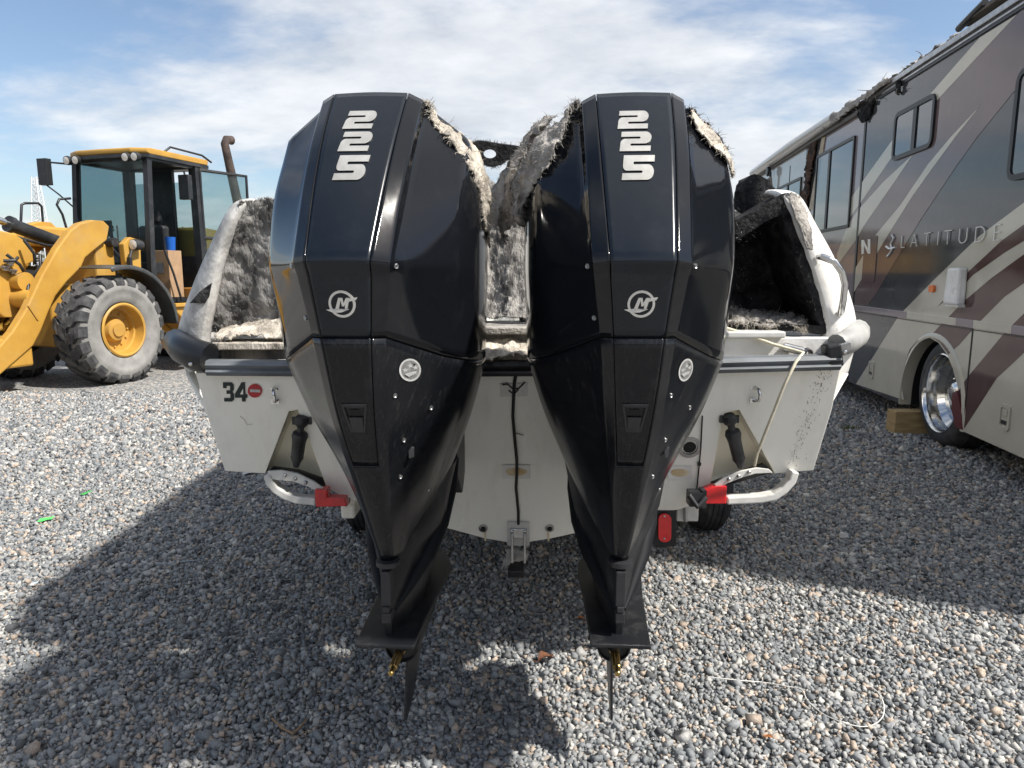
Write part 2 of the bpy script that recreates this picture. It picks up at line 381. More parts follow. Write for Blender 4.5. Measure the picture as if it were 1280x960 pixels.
def gravel():
    rng = np.random.default_rng(3)
    P, S = [], []
    def band(y0, y1, pitch, size, keep=1.0, dz=0.0):
        ys = np.arange(y0, y1, pitch * 0.87)
        for i, y in enumerate(ys):
            hw = 0.80 * y + 0.95
            xs = np.arange(-hw, hw, pitch) + (i % 2) * pitch / 2
            n = len(xs)
            p = np.stack([xs + rng.normal(0, pitch * .22, n), np.full(n, y) + rng.normal(0, pitch * .22, n), np.full(n, dz) + rng.normal(0, .0022, n)], 1)
            sz = size * np.exp(rng.normal(0, .26, n))
            if keep < 1: k = rng.random(n) < keep; p, sz = p[k], sz[k]
            P.append(p); S.append(sz)
    band(1.2, 3.6, 0.0185, 0.0118)
    band(1.2, 3.6, 0.030, 0.0130, 0.5, 0.009)
    band(3.6, 5.6, 0.0225, 0.0140)
    band(3.6, 5.6, 0.036, 0.0145, 0.45, 0.010)
    band(5.6, 9.5, 0.034, 0.0200)
    band(5.6, 9.5, 0.055, 0.0180, 0.4, 0.012)
    P = np.concatenate(P); S = np.concatenate(S); n = len(P)
    # gentle unevenness of the yard
    P[:, 2] += 0.004 * np.sin(P[:, 0] * 3.1 + 1.3) * np.sin(P[:, 1] * 2.3)
    cube = np.array([(x, y, z) for x in (-1, 1) for y in (-1, 1) for z in (-1, 1)], float)
    faces = np.array([(0, 1, 3, 2), (4, 6, 7, 5), (0, 4, 5, 1), (2, 3, 7, 6), (0, 2, 6, 4), (1, 5, 7, 3)])
    V = np.repeat(cube[None], n, 0)
    V *= 0.62
    V += rng.uniform(-.36, .36, V.shape)                       # crushed, angular
    V *= np.array([1.0, 1.0, 1.0]) * rng.uniform(.62, 1.28, (n, 1, 3))
    V[:, :, 2] *= 0.75
    q = rng.normal(size=(n, 4)); q /= np.linalg.norm(q, axis=1)[:, None]
    q[:, 1:3] *= 0.45; q /= np.linalg.norm(q, axis=1)[:, None]   # mostly lying flat
    w, x, y, z = q.T
    Rm = np.stack([1 - 2 * (y * y + z * z), 2 * (x * y - z * w), 2 * (x * z + y * w), 2 * (x * y + z * w), 1 - 2 * (x * x + z * z), 2 * (y * z - x * w),
                   2 * (x * z - y * w), 2 * (y * z + x * w), 1 - 2 * (x * x + y * y)], 1).reshape(n, 3, 3)
    V = np.einsum('nij,nkj->nki', Rm, V) * S[:, None, None] + P[:, None, :]
    V[:, :, 2] += 0.003
    me = bpy.data.meshes.new('gravel')
    me.vertices.add(n * 8); me.vertices.foreach_set('co', V.reshape(-1))
    F = (faces[None] + (np.arange(n) * 8)[:, None, None]).reshape(-1)
    me.loops.add(len(F)); me.loops.foreach_set('vertex_index', F.astype(np.int32))
    nf = n * 6
    me.polygons.add(nf); me.polygons.foreach_set('loop_start', np.arange(0, nf * 4, 4, dtype=np.int32))
    try: me.polygons.foreach_set('loop_total', np.full(nf, 4, np.int32))
    except Exception: pass
    me.update(calc_edges=True)
    c = gravel_colours(n, rng); c = np.concatenate([c, np.ones((n, 1))], 1)
    at = me.color_attributes.new('stone_colour', 'FLOAT_COLOR', 'POINT')
    at.data.foreach_set('color', np.repeat(c, 8, 0).reshape(-1).astype(np.float32))
    me.materials.append(stone_mat())
    o = bpy.data.objects.new('gravel', me); COL.objects.link(o)
    tag(o, 'loose crushed grey gravel covering the yard', 'gravel', kind='stuff')
    return n
NG = gravel()
print('stones', NG)

# ------------------------------------------------------------------ far treeline (the part ahead is seen in the paint of the motorhome)
def treeline():
    rng = random.Random(11)
    mb = MB()
    for k in range(430):
        az = R(-180 + 360 * k / 430.0 + rng.uniform(-.3, .3)); d = rng.uniform(150, 190) if abs(az) < 1.9 else rng.uniform(60, 85)  # nearer trees behind the camera are unseen, added to darken the cowl reflections
        cx, cy = math.sin(az) * d, math.cos(az) * d
        h = rng.uniform(8.0, 12.0) * (1 if abs(az) < 1.9 else 1.3) * (0.85 + 0.3 * noise.noise((az * 4, 2, 0)))
        mb.tube([(cx, cy, 0), (cx + rng.uniform(-.3, .3), cy, h * .6)], [0.22, 0.12], 5)
        for j in range(46):
            a = rng.uniform(0, 6.28); rr = rng.uniform(0.3, 3.2); z = h * (0.14 + 0.86 * rng.random() ** 0.8)
            rr *= math.sqrt(max(0.05, 1 - (z / h - .45) ** 2 * 2.6))
            p = Vector((cx + rr * math.cos(a), cy + rr * math.sin(a), z)); s = rng.uniform(.5, 1.15)
            rot = Matrix.Rotation(rng.uniform(0, 3), 3, 'Z') @ Matrix.Rotation(rng.uniform(-.9, .9), 3, 'X')
            mb.add([p + rot @ Vector(q) * s for q in ((-1, 0, -.5), (0.1, .2, -.9), (1, 0, -.3), (.7, -.2, .6), (-.3, .1, .9), (-.9, 0, .4))], [(0, 1, 2, 3, 4, 5)])
    o = obj('treeline', mb, mat('far_foliage', (0.07, 0.085, 0.045), 0.9, col2=(0.03, 0.042, 0.02), vscale=0.25))
    tag(o, 'low dark wood along the horizon around the yard', 'trees', kind='stuff')
treeline()

# ------------------------------------------------------------------ pale lattice mast far behind the loader
def mast():
    base = aty(56, 342, 130); base.z = 0
    t = thing('lattice_mast', 'tall pale steel lattice mast standing far behind the yellow loader', 'mast', base)
    mm = mat('mast_steel', (0.72, 0.73, 0.74), 0.6, metal=0.0, var=0.2, vscale=0.5)
    H_ = 18.5
    def w(z): return 1.5 - 1.1 * z / H_
    for sx in (-1, 1):
        for sy in (-1, 1):
            obj('leg', MB().tube([base + Vector((sx * w(0), sy * w(0), 0)), base + Vector((sx * w(H_), sy * w(H_), H_))], 0.11, 6), mm, t)
    z = 0.0; mb = MB()
    while z < H_ - 1:
        z2 = z + max(0.9, w(z) * 0.95)
        z2 = min(z2, H_)
        a, b = w(z), w(z2)
        C = lambda i, ww, zz: base + Vector(((-1, 1, 1, -1)[i] * ww, (-1, -1, 1, 1)[i] * ww, zz))
        for i in range(4):
            j = (i + 1) % 4
            mb.tube([C(i, a, z), C(j, b, z2)], 0.04, 4); mb.tube([C(j, a, z), C(i, b, z2)], 0.04, 4); mb.tube([C(i, b, z2), C(j, b, z2)], 0.04, 4)
        z = z2
    obj('bracing', mb, mm, t)
mast()

# ================================================================== frayed glass-fibre helper
def frayed(name, ctrl, nu, nv, parent, mats, amp=0.012, freq=22.0, strands=250, slen=(0.02, 0.06), drop=0.5, seed=0, thick=0.004, down=0.4, srad=0.00055, dmat=None, flat=0.45):
    """ragged burnt mat laid over a grid of control points, with loose strands standing off it"""
    rng = random.Random(seed)
    ctrl = [[Vector(p) for p in r] for r in ctrl]; R_, C_ = len(ctrl), len(ctrl[0])
    def cr(p0, p1, p2, p3, t):
        return 0.5 * ((2 * p1) + (p2 - p0) * t + (2 * p0 - 5 * p1 + 4 * p2 - p3) * t * t + (3 * p1 - p0 - 3 * p2 + p3) * t ** 3)
    def ev(lst, t):
        n = len(lst) - 1; x = t * n; i = min(int(x), n - 1); f = x - i
        g = lambda k: lst[max(0, min(n, k))]
        return cr(g(i - 1), g(i), g(i + 1), g(i + 2), f)
    rows = []
    for a in range(nv + 1):
        line = []
        for b in range(nu + 1):
            line.append(ev([ev(r, b / nu) for r in ctrl], a / nv))
        rows.append(line)
    # normals by finite difference
    nr = [[None] * (nu + 1) for _ in range(nv + 1)]
    for a in range(nv + 1):
        for b in range(nu + 1):
            du = rows[a][min(nu, b + 1)] - rows[a][max(0, b - 1)]; dv = rows[min(nv, a + 1)][b] - rows[max(0, a - 1)][b]
            n = du.cross(dv); nr[a][b] = n.normalized() if n.length > 1e-9 else Vector((0, -1, 0))
    pts = []
    for a in range(nv + 1):
        for b in range(nu + 1):
            p = rows[a][b]
            q_ = Vector((p.x + .5 * p.z, p.y, p.z - .6 * p.x)); w_ = noise.noise(p * freq * .8) * .05; d = noise.noise(p * freq + Vector((seed, 0, 0))) * .8 + 0.7 * (1 - 2 * abs(noise.noise(Vector((q_.x * freq * 3.4 + w_ * 30, q_.y * freq * 1.2, q_.z * freq * .9))))) + 0.35 * noise.noise(p * freq * 6)
            pts.append(p + nr[a][b] * d * amp + Vector((noise.noise(p * 31), noise.noise(p * 29 + Vector((5, 0, 0))), noise.noise(p * 27 + Vector((0, 9, 0))))) * amp * .7)
    mb = MB(); fs = []; keepv = []
    for a in range(nv):
        for b in range(nu):
            e = min(a, nv - 1 - a, b, nu - 1 - b)
            p = rows[a][b]
            ragged = noise.noise(p * 17 + Vector((seed * 3.1, 0, 0))) * 2.2 + rng.uniform(-.5, .5)
            if e < 3 and ragged > (e - 0.6) * (1.1 - drop) + .25: continue
            fs.append((a * (nu + 1) + b, a * (nu + 1) + b + 1, (a + 1) * (nu + 1) + b + 1, (a + 1) * (nu + 1) + b)); keepv.append((a, b))
    mb.add(pts, fs)
    o = obj(name, mb, mats[0], parent, smooth=60)
    sol = o.modifiers.new('thick', 'SOLIDIFY'); sol.thickness = thick; sol.offset = 0
    if strands:
        sm = MB()
        for k in range(strands):
            a, b = rng.choice(keepv)
            if rng.random() < 0.55:   # favour the rim
                for _ in range(6):
                    a2, b2 = rng.choice(keepv)
                    if min(a2, nv - 1 - a2, b2, nu - 1 - b2) < min(a, nv - 1 - a, b, nu - 1 - b): a, b = a2, b2
            p = pts[a * (nu + 1) + b]; n = nr[a][b]
            if rng.random() < .5: n = n * 1.0
            tang = Vector((rng.gauss(0, 1), rng.gauss(0, 1), rng.gauss(0, 1)))
            d = (n * rng.choice((-.6, 1.0)) * flat + tang * 0.8).normalized(); L_ = rng.uniform(*slen) * (.65 if srad < .002 else 1)
            q1 = p + d * L_ * .5; d2 = (d + Vector((rng.gauss(0, .4), rng.gauss(0, .4), -down + rng.gauss(0, .3)))).normalized()
            sm.tube([p - d * .004, q1, q1 + d2 * L_ * .5], [srad * 1.3, srad, srad * .5], 3, cap=False)
        s = obj('loose_strands', sm, dmat or mats[1], o); s['kind'] = 'stuff'
    return o

# ================================================================== outboard engines
def digit_polys():
    """the block figures of the cowl: solid slabs cut by two slits, drawn in a unit box"""
    def rnd(cx, cy, r, a0, a1, n=6): return [(cx + r * math.cos(R(a0 + (a1 - a0) * i / n)), cy + r * math.sin(R(a0 + (a1 - a0) * i / n))) for i in range(n + 1)]
    h = 0.66; g = 0.075
    two = [(0.0, 0.0), (1.0, 0.0), (1.0, .175), (.36, .175)] + [(.33, .19), (.33, .235), (.36, .25)] + rnd(.795, .455, .205, -90, 90, 12) + \
          [(0.0, h), (0.0, .485), (.60, .485), (.64, .465), (.64, .435), (.60, .415), (.14, .415)] + rnd(.14, .275, .14, 90, 180)
    five = [(1 - x, h - y) for x, y in two]
    five = [(x, h - y) for x, y in two]          # a five is the two turned upside down
    return two, five

M['sticker_grey'] = mat('sticker_grey', (.30, .30, .29), .5, var=.5, vscale=60)
def make_engine(name, label, px, yaw, burnt):
    root = thing(name, label, 'outboard engine', (px, 2.25, 0), R(yaw), 'twin outboard engines', local=True)
    # columns: 0 centre, 1 panel edge, 2 flank ridge, 3 foot of ridge, 4 side ridge, 5 widest, 6 front corner, 7 front centre
    rows = {
     'T':  [(0, -.375, 2.052), (.094, -.373, 2.048), (.128, -.362, 2.034), (.136, -.335, 2.022), (.238, -.325, 1.945), (.276, -.26, 1.85), (.255, .05, 1.87), (0, .13, 1.90)],
     'U':  [(0, -.482, 1.945), (.090, -.479, 1.942), (.124, -.462, 1.935), (.131, -.430, 1.93), (.240, -.375, 1.87), (.282, -.30, 1.80), (.265, .02, 1.80), (0, .12, 1.82)],
     'M':  [(0, -.585, 1.817), (.083, -.581, 1.815), (.119, -.560, 1.812), (.126, -.532, 1.812), (.240, -.440, 1.79), (.286, -.345, 1.76), (.272, 0, 1.76), (0, .11, 1.76)],
     'C':  [(0, -.706, 1.628), (.072, -.703, 1.627), (.108, -.676, 1.622), (.113, -.668, 1.622), (.236, -.500, 1.622), (.286, -.375, 1.62), (.275, 0, 1.62), (0, .10, 1.62)],
     'D':  [(0, -.690, 1.598), (.070, -.688, 1.598), (.104, -.662, 1.596), (.109, -.656, 1.596), (.232, -.495, 1.59), (.285, -.375, 1.58), (.275, 0, 1.58), (0, .10, 1.58)],
     'S':  [(0, -.660, 1.456), (.0575, -.657, 1.456), (.086, -.632, 1.455), (.090, -.626, 1.452), (.192, -.495, 1.398), (.279, -.36, 1.362), (.27, 0, 1.36), (0, .10, 1.36)],
     'L':  [(0, -.610, 1.265), (.0450, -.607, 1.265), (.066, -.586, 1.265), (.069, -.582, 1.262), (.150, -.455, 1.235), (.232, -.315, 1.20), (.235, 0, 1.20), (0, .10, 1.20)],
     'B':  [(0, -.534, 1.124), (.0330, -.531, 1.124), (.050, -.514, 1.122), (.053, -.510, 1.12), (.104, -.405, 1.10), (.172, -.26, 1.075), (.19, 0, 1.07), (0, .10, 1.07)],
     'Q':  [(0, -.440, .955), (.0210, -.438, .955), (.033, -.426, .954), (.035, -.422, .953), (.068, -.345, .94), (.115, -.21, .93), (.13, 0, .93), (0, .10, .93)],
     'Z':  [(0, -.352, .80), (.0110, -.351, .80), (.019, -.344, .80), (.021, -.340, .80), (.036, -.29, .795), (.062, -.19, .79), (.075, 0, .79), (0, .10, .79)],
    }
    names = ['T', 'U', 'M', 'C', 'D', 'S', 'L', 'B', 'Q', 'Z']
    colc = {2: .75, 3: .55, 4: .85}
    def piece(pname, rws, cols, mats, mirror=True, inset=None, cap=False, only=None, sub=3, lip=True):
        """a panel of the cowl: the given rows and columns of the cage, both sides; inset(row, col) nudges the rim"""
        bm = bmesh.new(); vm = {}
        vl = bm.verts.layers.float.new('crease_vert'); cl = bm.edges.layers.float.new('crease_edge')
        def V(r, c, sgn):
            x, y, z = rows[r][c]
            if x == 0: sgn = 1
            k = (r, c, sgn)
            if k not in vm:
                dx, dz = inset(r, c) if inset else (0, 0)
                vm[k] = bm.verts.new((sgn * (x + dx), y, z + dz))
            return vm[k]
        for sg in (1, -1):
            for a, b in zip(rws, rws[1:]):
                for c, d in zip(cols, cols[1:]):
                    if only and not only(a, c): continue
                    q = [V(a, c, sg), V(a, d, sg), V(b, d, sg), V(b, c, sg)]
                    if sg < 0: q = q[::-1]
                    q2 = []
                    for v in q:
                        if v not in q2: q2.append(v)
                    try: bm.faces.new(q2[::-1])
                    except ValueError: pass
        if cap:
            top = bm.verts.new((0, -.12, 2.065))
            loop = [V('T', c, 1) for c in range(0, 8)] + [V('T', c, -1) for c in range(6, 0, -1)]
            for i in range(len(loop)):
                try: bm.faces.new((loop[i], loop[(i + 1) % len(loop)], top))
                except ValueError: pass
        inv = {v: k for k, v in vm.items()}
        for e in bm.edges:
            ka, kb = inv.get(e.verts[0]), inv.get(e.verts[1])
            if not ka or not kb: continue
            if ka[1] == kb[1] and ka[1] in colc:
                f = colc[ka[1]]
                if ka[1] == 3 and {ka[0], kb[0]} <= {'C', 'D', 'S', 'L', 'B', 'Q', 'Z'}: f = .5
                e[cl] = f
            if ka[0] == kb[0] == 'C' and ka[1] <= 4 and kb[1] <= 4: e[cl] = .9 if max(ka[1], kb[1]) <= 3 else .35
            if ka[0] == kb[0] == 'D' and max(ka[1], kb[1]) <= 3: e[cl] = .6
            if ka[0] == kb[0] == 'T': e[cl] = .72
        if only:
            for k, v in vm.items():
                if k[0] == 'B' and k[1] <= 1: v[vl] = 1.0
        bmesh.ops.recalc_face_normals(bm, faces=bm.faces)
        me = bpy.data.meshes.new(pname); bm.to_mesh(me); bm.free()
        for m in mats: me.materials.append(m)
        me.polygons.foreach_set('use_smooth', [True] * len(me.polygons))
        o = bpy.data.objects.new(pname, me); COL.objects.link(o); o.parent = root
        s = o.modifiers.new('sub', 'SUBSURF'); s.levels = s.render_levels = sub; s.boundary_smooth = 'PRESERVE_CORNERS'
        if lip:
            t = o.modifiers.new('lip', 'SOLIDIFY'); t.thickness = 0.006; t.offset = -1
        return o
    G = 0.0016
    ctr = [0, 1]; side = [1, 2, 3, 4, 5, 6, 7]
    up = names[:6]; lo = names[5:]
    rowg = lambda r, s: (G * s if r == 'S' else 0)
    upper = piece('upper_cowl', up, side, [M['black_gloss']], inset=lambda r, c: (G if c == 1 else 0, rowg(r, 1)), cap=False)
    panel = piece('centre_panel', up, ctr, [M['black_satin']], inset=lambda r, c: (-G if c == 1 else 0, rowg(r, 1)))
    lower = piece('lower_cowl', lo, [0] + side, [M['black_dusty']], inset=lambda r, c: (G if (c == 1 and r in 'SLB') else 0, rowg(r, -1)),
                  only=lambda a, c: not (c == 0 and a in 'SL'))
    lpan = piece('service_panel', ['S', 'L', 'B'], ctr, [M['black_dusty']], inset=lambda r, c: (-G if c == 1 else 0, rowg(r, -1) + (G * 1.5 if r == 'B' else 0)))
    full = piece('inner_frame', names, [0] + side, [M['black_core']], cap=True, lip=False)
    # evaluated skin for laying decals and fixings on the cowl
    dg = bpy.context.evaluated_depsgraph_get(); ev = full.evaluated_get(dg).to_mesh()
    vs = [v.co.copy() for v in ev.vertices]; ps = [tuple(p.vertices) for p in ev.polygons]
    nrm = [v.normal.copy() for v in ev.vertices]
    bvh = BVHTree.FromPolygons(vs, ps)
    me2 = bpy.data.meshes.new('inner_frame'); me2.from_pydata([v - n * 0.009 for v, n in zip(vs, nrm)], [], ps); me2.materials.append(M['black_core'])
    full.evaluated_get(dg).to_mesh_clear()
    full.modifiers.clear(); full.data = me2
    def hit(x, z, dirn=(0, 1, 0), y0=-2.0, lift=0.0015):
        loc, n, i, d = bvh.ray_cast(Vector((x, y0, z)), Vector(dirn).normalized())
        if loc is None: return None, None
        if n.dot(Vector(dirn)) > 0: n = -n
        return loc + n * lift, n
    def hit_from(org, tgt, lift=0.002):
        o_, t_ = Vector(org), Vector(tgt); d = (t_ - o_).normalized()
        loc, n, i, dd = bvh.ray_cast(o_, d)
        if loc is None: return t_, -d
        if n.dot(d) > 0: n = -n
        return loc + n * lift, n
    def decal(dname, polys, mt, cuts=2, lift=0.0022, thick=0.0012, parent=root):
        """flat outlines given as (x, z) on the rear of the engine, laid onto the skin"""
        bm = bmesh.new()
        for pl in polys:
            vv = [bm.verts.new((x, 0, z)) for x, z in pl]
            tri = tessellate_polygon([[Vector((x, z, 0)) for x, z in pl]])
            for t in tri:
                try: bm.faces.new([vv[i] for i in t])
                except ValueError: pass
        bmesh.ops.subdivide_edges(bm, edges=bm.edges, cuts=cuts, use_grid_fill=True)
        for v in bm.verts:
            l, n = hit(v.co.x, v.co.z, lift=lift)
            if l is not None: v.co = l
        bmesh.ops.recalc_face_normals(bm, faces=bm.faces)
        me = bpy.data.meshes.new(dname); bm.to_mesh(me); bm.free(); me.materials.append(mt)
        o = bpy.data.objects.new(dname, me); COL.objects.link(o); o.parent = parent
        if thick:
            s = o.modifiers.new('t', 'SOLIDIFY'); s.thickness = thick; s.offset = 0
        return o
    # figures 2 2 5 down the centre panel
    two, five = digit_polys()
    for i, (pl, zc, xo) in enumerate(((two, 1.966, -.003), (two, 1.9065, -.001), (five, 1.8395, .001))):
        w, h = 0.071, (0.0765, 0.0775, 0.0925)[i]
        decal('figure', [[(-.003 + xo + (x - .5 + (y - .33) * .16) * w, zc + (y - .33) * h) for x, y in pl]], M['silver_decal'])
    # round emblem: ring, slanted M, wake
    ring = [[(0.030 * math.cos(a), 1.534 + .030 * math.sin(a)), (0.030 * math.cos(b), 1.534 + .030 * math.sin(b)),
             (0.0247 * math.cos(b), 1.534 + .0247 * math.sin(b)), (0.0247 * math.cos(a), 1.534 + .0247 * math.sin(a))]
            for a, b in [(2 * math.pi * k / 28, 2 * math.pi * (k + 1) / 28) for k in range(28)]]
    emb = decal('emblem', ring, M['silver_badge'], cuts=0, thick=.003)
    z0 = 1.534
    em = [[(-.014, z0 - .010), (-.006, z0 + .012), (.000, z0 + .012), (-.007, z0 - .010)],
          [(-.002, z0 + .012), (.002, z0 + .012), (.004, z0 - .004), (.000, z0 - .004)],
          [(.000, z0 - .004), (.004, z0 - .004), (.015, z0 + .012), (.009, z0 + .012)],
          [(.009, z0 + .012), (.016, z0 + .012), (.010, z0 - .009), (.005, z0 - .009)],
          [(.016, z0 + .011), (.031, z0 + .013), (.028, z0 + .008), (.014, z0 + .005)],
          [(-.032, z0 - .011), (-.012, z0 - .010), (.013, z0 - .010), (-.002, z0 - .016), (-.018, z0 - .017)]]
    em = [[(x * 1.14, z0 + (z - z0) * 1.14) for x, z in pl_] for pl_ in em]
    decal('emblem_mark', em, M['silver_badge'], cuts=0, thick=.003, lift=.003, parent=emb)
    # round sticker with stars on the starboard flank
    def star(cx, cz, r, a0=90): return [(cx + (r if k % 2 == 0 else r * .42) * math.cos(R(a0 + 36 * k)), cz + (r if k % 2 == 0 else r * .42) * math.sin(R(a0 + 36 * k))) for k in range(10)]
    sx, szz = 0.122, 1.372
    ann = [[(sx + .021 * math.cos(a), szz + .029 * math.sin(a)), (sx + .021 * math.cos(b), szz + .029 * math.sin(b)), (sx + .0175 * math.cos(b), szz + .0243 * math.sin(b)), (sx + .0175 * math.cos(a), szz + .0243 * math.sin(a))]
           for a, b in [(2 * math.pi * k / 24, 2 * math.pi * (k + 1) / 24) for k in range(24)]]
    dsk = [[(sx, szz), (sx + .018 * math.cos(a), szz + .025 * math.sin(a)), (sx + .018 * math.cos(b), szz + .025 * math.sin(b))] for a, b in [(2 * math.pi * k / 24, 2 * math.pi * (k + 1) / 24) for k in range(24)]]
    stk = decal('sticker', ann, M['white_decal'], cuts=0, thick=0, lift=.0024)
    decal('sticker_disc', dsk, M['sticker_grey'], cuts=0, thick=0, lift=.0020, parent=stk)
    decal('sticker_mark', [[(sx - .012, szz - .012), (sx - .002, szz - .007), (sx + .004, szz - .015), (sx - .006, szz - .019)], [(sx + .004, szz + .016), (sx + .013, szz + .014), (sx + .009, szz + .009)], [(sx + .006, szz - .003), (sx + .014, szz - .002), (sx + .011, szz - .008)]], M['black_core'], cuts=0, thick=0, lift=.0023, parent=stk)
    decal('star', [star(sx - .0095, szz + .002, .0066), star(sx + .001, szz + .011, .0066), star(sx + .0105, szz + .005, .0066),
                   [(sx - .012, szz - .008), (sx + .006, szz - .004), (sx + .013, szz - .003), (sx + .010, szz - .010), (sx - .004, szz - .017)]], M['white_decal'], cuts=0, thick=0, lift=.0026, parent=stk)
    # latch: raised trapezium frame with a hooded hole
    zc = 1.262
    def trap(w1, w2, h1, h2): return [(-w1, zc + h1), (w1, zc + h1), (w2, zc - h2), (-w2, zc - h2)]
    o_, i_ = trap(.030, .017, .036, .036), trap(.024, .0135, .029, .031)
    fr = [[o_[k], o_[(k + 1) % 4], i_[(k + 1) % 4], i_[k]] for k in range(4)]
    lat = decal('latch', fr, M['black_plastic'], cuts=1, thick=.006, lift=.002)
    decal('latch_plate', [[i_[3], i_[2], (.0165, zc + .003), (-.0165, zc + .003)]], M['black_plastic'], cuts=1, thick=.002, lift=.0035, parent=lat)
    decal('latch_hole', [[(-.012, zc + .022), (.012, zc + .022), (.010, zc + .006), (-.010, zc + .006)]], M['black_core'], cuts=1, thick=0, lift=.0018, parent=lat)
    # screws with bright heads
    for x, z in ((.118, 1.616), (-.118, 1.616), (.088, 1.312), (.154, 1.262), (.090, 1.185), (-.1, 1.5), (.068, 1.075), (.11, .99)):
        l, n = hit(x, z, lift=0.0)
        if l is None: continue
        mb = MB(); mb.lathe([(.0062, -.001), (.0062, .0022), (.0048, .003), (.0034, .001), (.0001, .001)], l, n, 14)
        obj('screw', mb, M['steel'], root, smooth=40)
    # small bright latch block low on the starboard side, and a grab slot
    l, n = hit(.098, 1.145, lift=.003)
    if l is not None:
        mb = MB(); mb.prism([l + Vector((-.007, 0, .016)), l + Vector((.007, .006, .013)), l + Vector((.006, .006, -.014)), l + Vector((-.006, 0, -.017))], (0, -.007, 0))
        obj('latch_block', mb, M['black_plastic'], root, bevel=.002)
    # -------- midsection, plate, gearcase
    def foil(z, hw, y0, y1, n=9, tail=0.35, tw=.25):
        """aerofoil-like section, sharp trailing edge at y0 (aft), round nose at y1"""
        pts = []
        for k in range(n + 1):
            t = k / n; y = y0 + (y1 - y0) * t
            f = (tw + (1 - tw) * min(1, t / tail) ** 0.8) if t < tail else (1 - ((t - tail) / (1 - tail)) ** 2.6) ** .5 if t < 1 else 0
            pts.append((hw * max(f, .0), y, z))
        return pts + [(-x, y, zz) for x, y, zz in pts[::-1][1:]]
    mid = MB(); secs = [foil(1.02, .16, -.30, .20), foil(.90, .135, -.335, .20), foil(.80, .120, -.345, .20, tail=.5, tw=.12), foil(.72, .098, -.345, .20, tail=.55, tw=.12),
                        foil(.65, .074, -.350, .19, tail=.5, tw=.14), foil(.60, .056, -.352, .18, tail=.45, tw=.16), foil(.575, .052, -.352, .17, tail=.45, tw=.16)]
    mid.grid([[Vector(p) for p in s] for s in secs], closed=True)
    obj('driveshaft_housing', mid, M['lower_unit'], root, smooth=50, fix=True)
    # swept ridges of the housing, the exhaust bulges ahead of the cowl tip
    for sg in (1, -1):
        mb = MB(); mb.tube([(sg * .118, .10, .98), (sg * .116, .01, .90), (sg * .104, -.08, .82), (sg * .078, -.17, .745), (sg * .042, -.26, .685), (sg * .015, -.33, .645)], [.026, .032, .032, .026, .016, .006], 14)
        obj('housing_rib', mb, M['rib_black'], root, smooth=60)
    mb = MB(); mb.b2((-.014, -.372, .672), (.014, -.33, .775)); mb.b2((-.010, -.378, .655), (.010, -.335, .673)); mb.b2((-.0135, -.376, .622), (.0135, -.335, .654))
    obj('trim_anode', mb, M['black_plastic'], root, bevel=.003)
    mb = MB(); mb.lathe([(.034, 0), (.034, .014), (.022, .018)], (0, -.335, .782), (0, 0, 1), 20, cap=True)
    obj('seal_ring', mb, M['black_plastic'], root, smooth=40)
    pl = [(.084, -.41), (.088, -.30), (.096, -.10), (.108, .05), (.104, .16), (.075, .25), (.03, .30)]
    poly = [Vector((x, y, .566)) for x, y in pl] + [Vector((-x, y, .566)) for x, y in pl[::-1]]
    mb = MB(); mb.prism(poly, (0, 0, .012))
    obj('anti_ventilation_plate', mb, M['lower_unit'], root, bevel=.004)
    st = MB(); st.grid([[Vector(p) for p in foil(z, hw, y0, .16, tail=.4)] for z, hw, y0 in ((.57, .045, -.30), (.52, .040, -.27), (.455, .045, -.24))], closed=True)
    obj('strut', st, M['lower_unit'], root, smooth=50, fix=True)
    gc = MB(); gc.lathe([(.001, .33), (.022, .31), (.042, .25), (.053, .15), (.056, .02), (.055, -.12), (.052, -.20), (.047, -.205), (.047, -.19), (.018, -.188), (.018, -.2)], (0, 0, .455), (0, 1, 0), 28)
    obj('gearcase', gc, M['lower_unit'], root, smooth=45)
    sk = MB()
    prof = [(.160, .41), (.10, .30), (-.05, .205), (-.165, .180), (-.178, .195), (-.150, .29), (-.125, .41)]
    P0 = [Vector((0, y, z)) for y, z in prof]
    n_ = len(prof)
    A = [(0.0045 if 0 < i < n_ - 1 else .006, y, z) for i, (y, z) in enumerate(prof)]
    sk.prism([Vector((-.004, y, z)) for y, z in prof], (.008, 0, 0))
    obj('skeg', sk, M['lower_unit'], root, bevel=.003)
    sh = MB()
    a, b = Vector((0, -.19, .455)), Vector((0, -.345, .45))
    n = 24
    rowsS = []
    for t, r, rid in ((0, .0165, 0), (.18, .0165, 0), (.2, .0135, 1), (.78, .0125, 1), (.80, .0092, 0), (.98, .0085, 0), (1.0, .006, 0)):
        c = a.lerp(b, t)
        rowsS.append([c + Vector(((r * (1.0 if (not rid or k % 2) else .84)) * math.cos(2 * math.pi * k / n), 0, (r * (1.0 if (not rid or k % 2) else .84)) * math.sin(2 * math.pi * k / n))) for k in range(n)])
    sh.grid(rowsS, closed=True); sh.f.append(tuple(range((len(rowsS) - 1) * n, len(rowsS) * n))); sh.m.append(0)
    obj('propeller_shaft', sh, M['brass'], root, smooth=25, fix=True)
    # swivel / clamp bracket to the transom
    br = MB()
    for sg in (1, -1):
        br.prism([(sg * .10, .12, 1.22), (sg * .10, .34, 1.30), (sg * .10, .36, .86), (sg * .10, .28, .80), (sg * .10, .14, .92)], (sg * .03, 0, 0))
    br.b2((-.09, .05, .88), (.09, .17, 1.2)); br.tube([(-.16, .2, 1.25), (.16, .2, 1.25)], .022, 12)
    obj('mounting_bracket', br, M['black_plastic'], root, bevel=.006)
    root['_hit'] = 0
    return root, hit, hit_from, piece

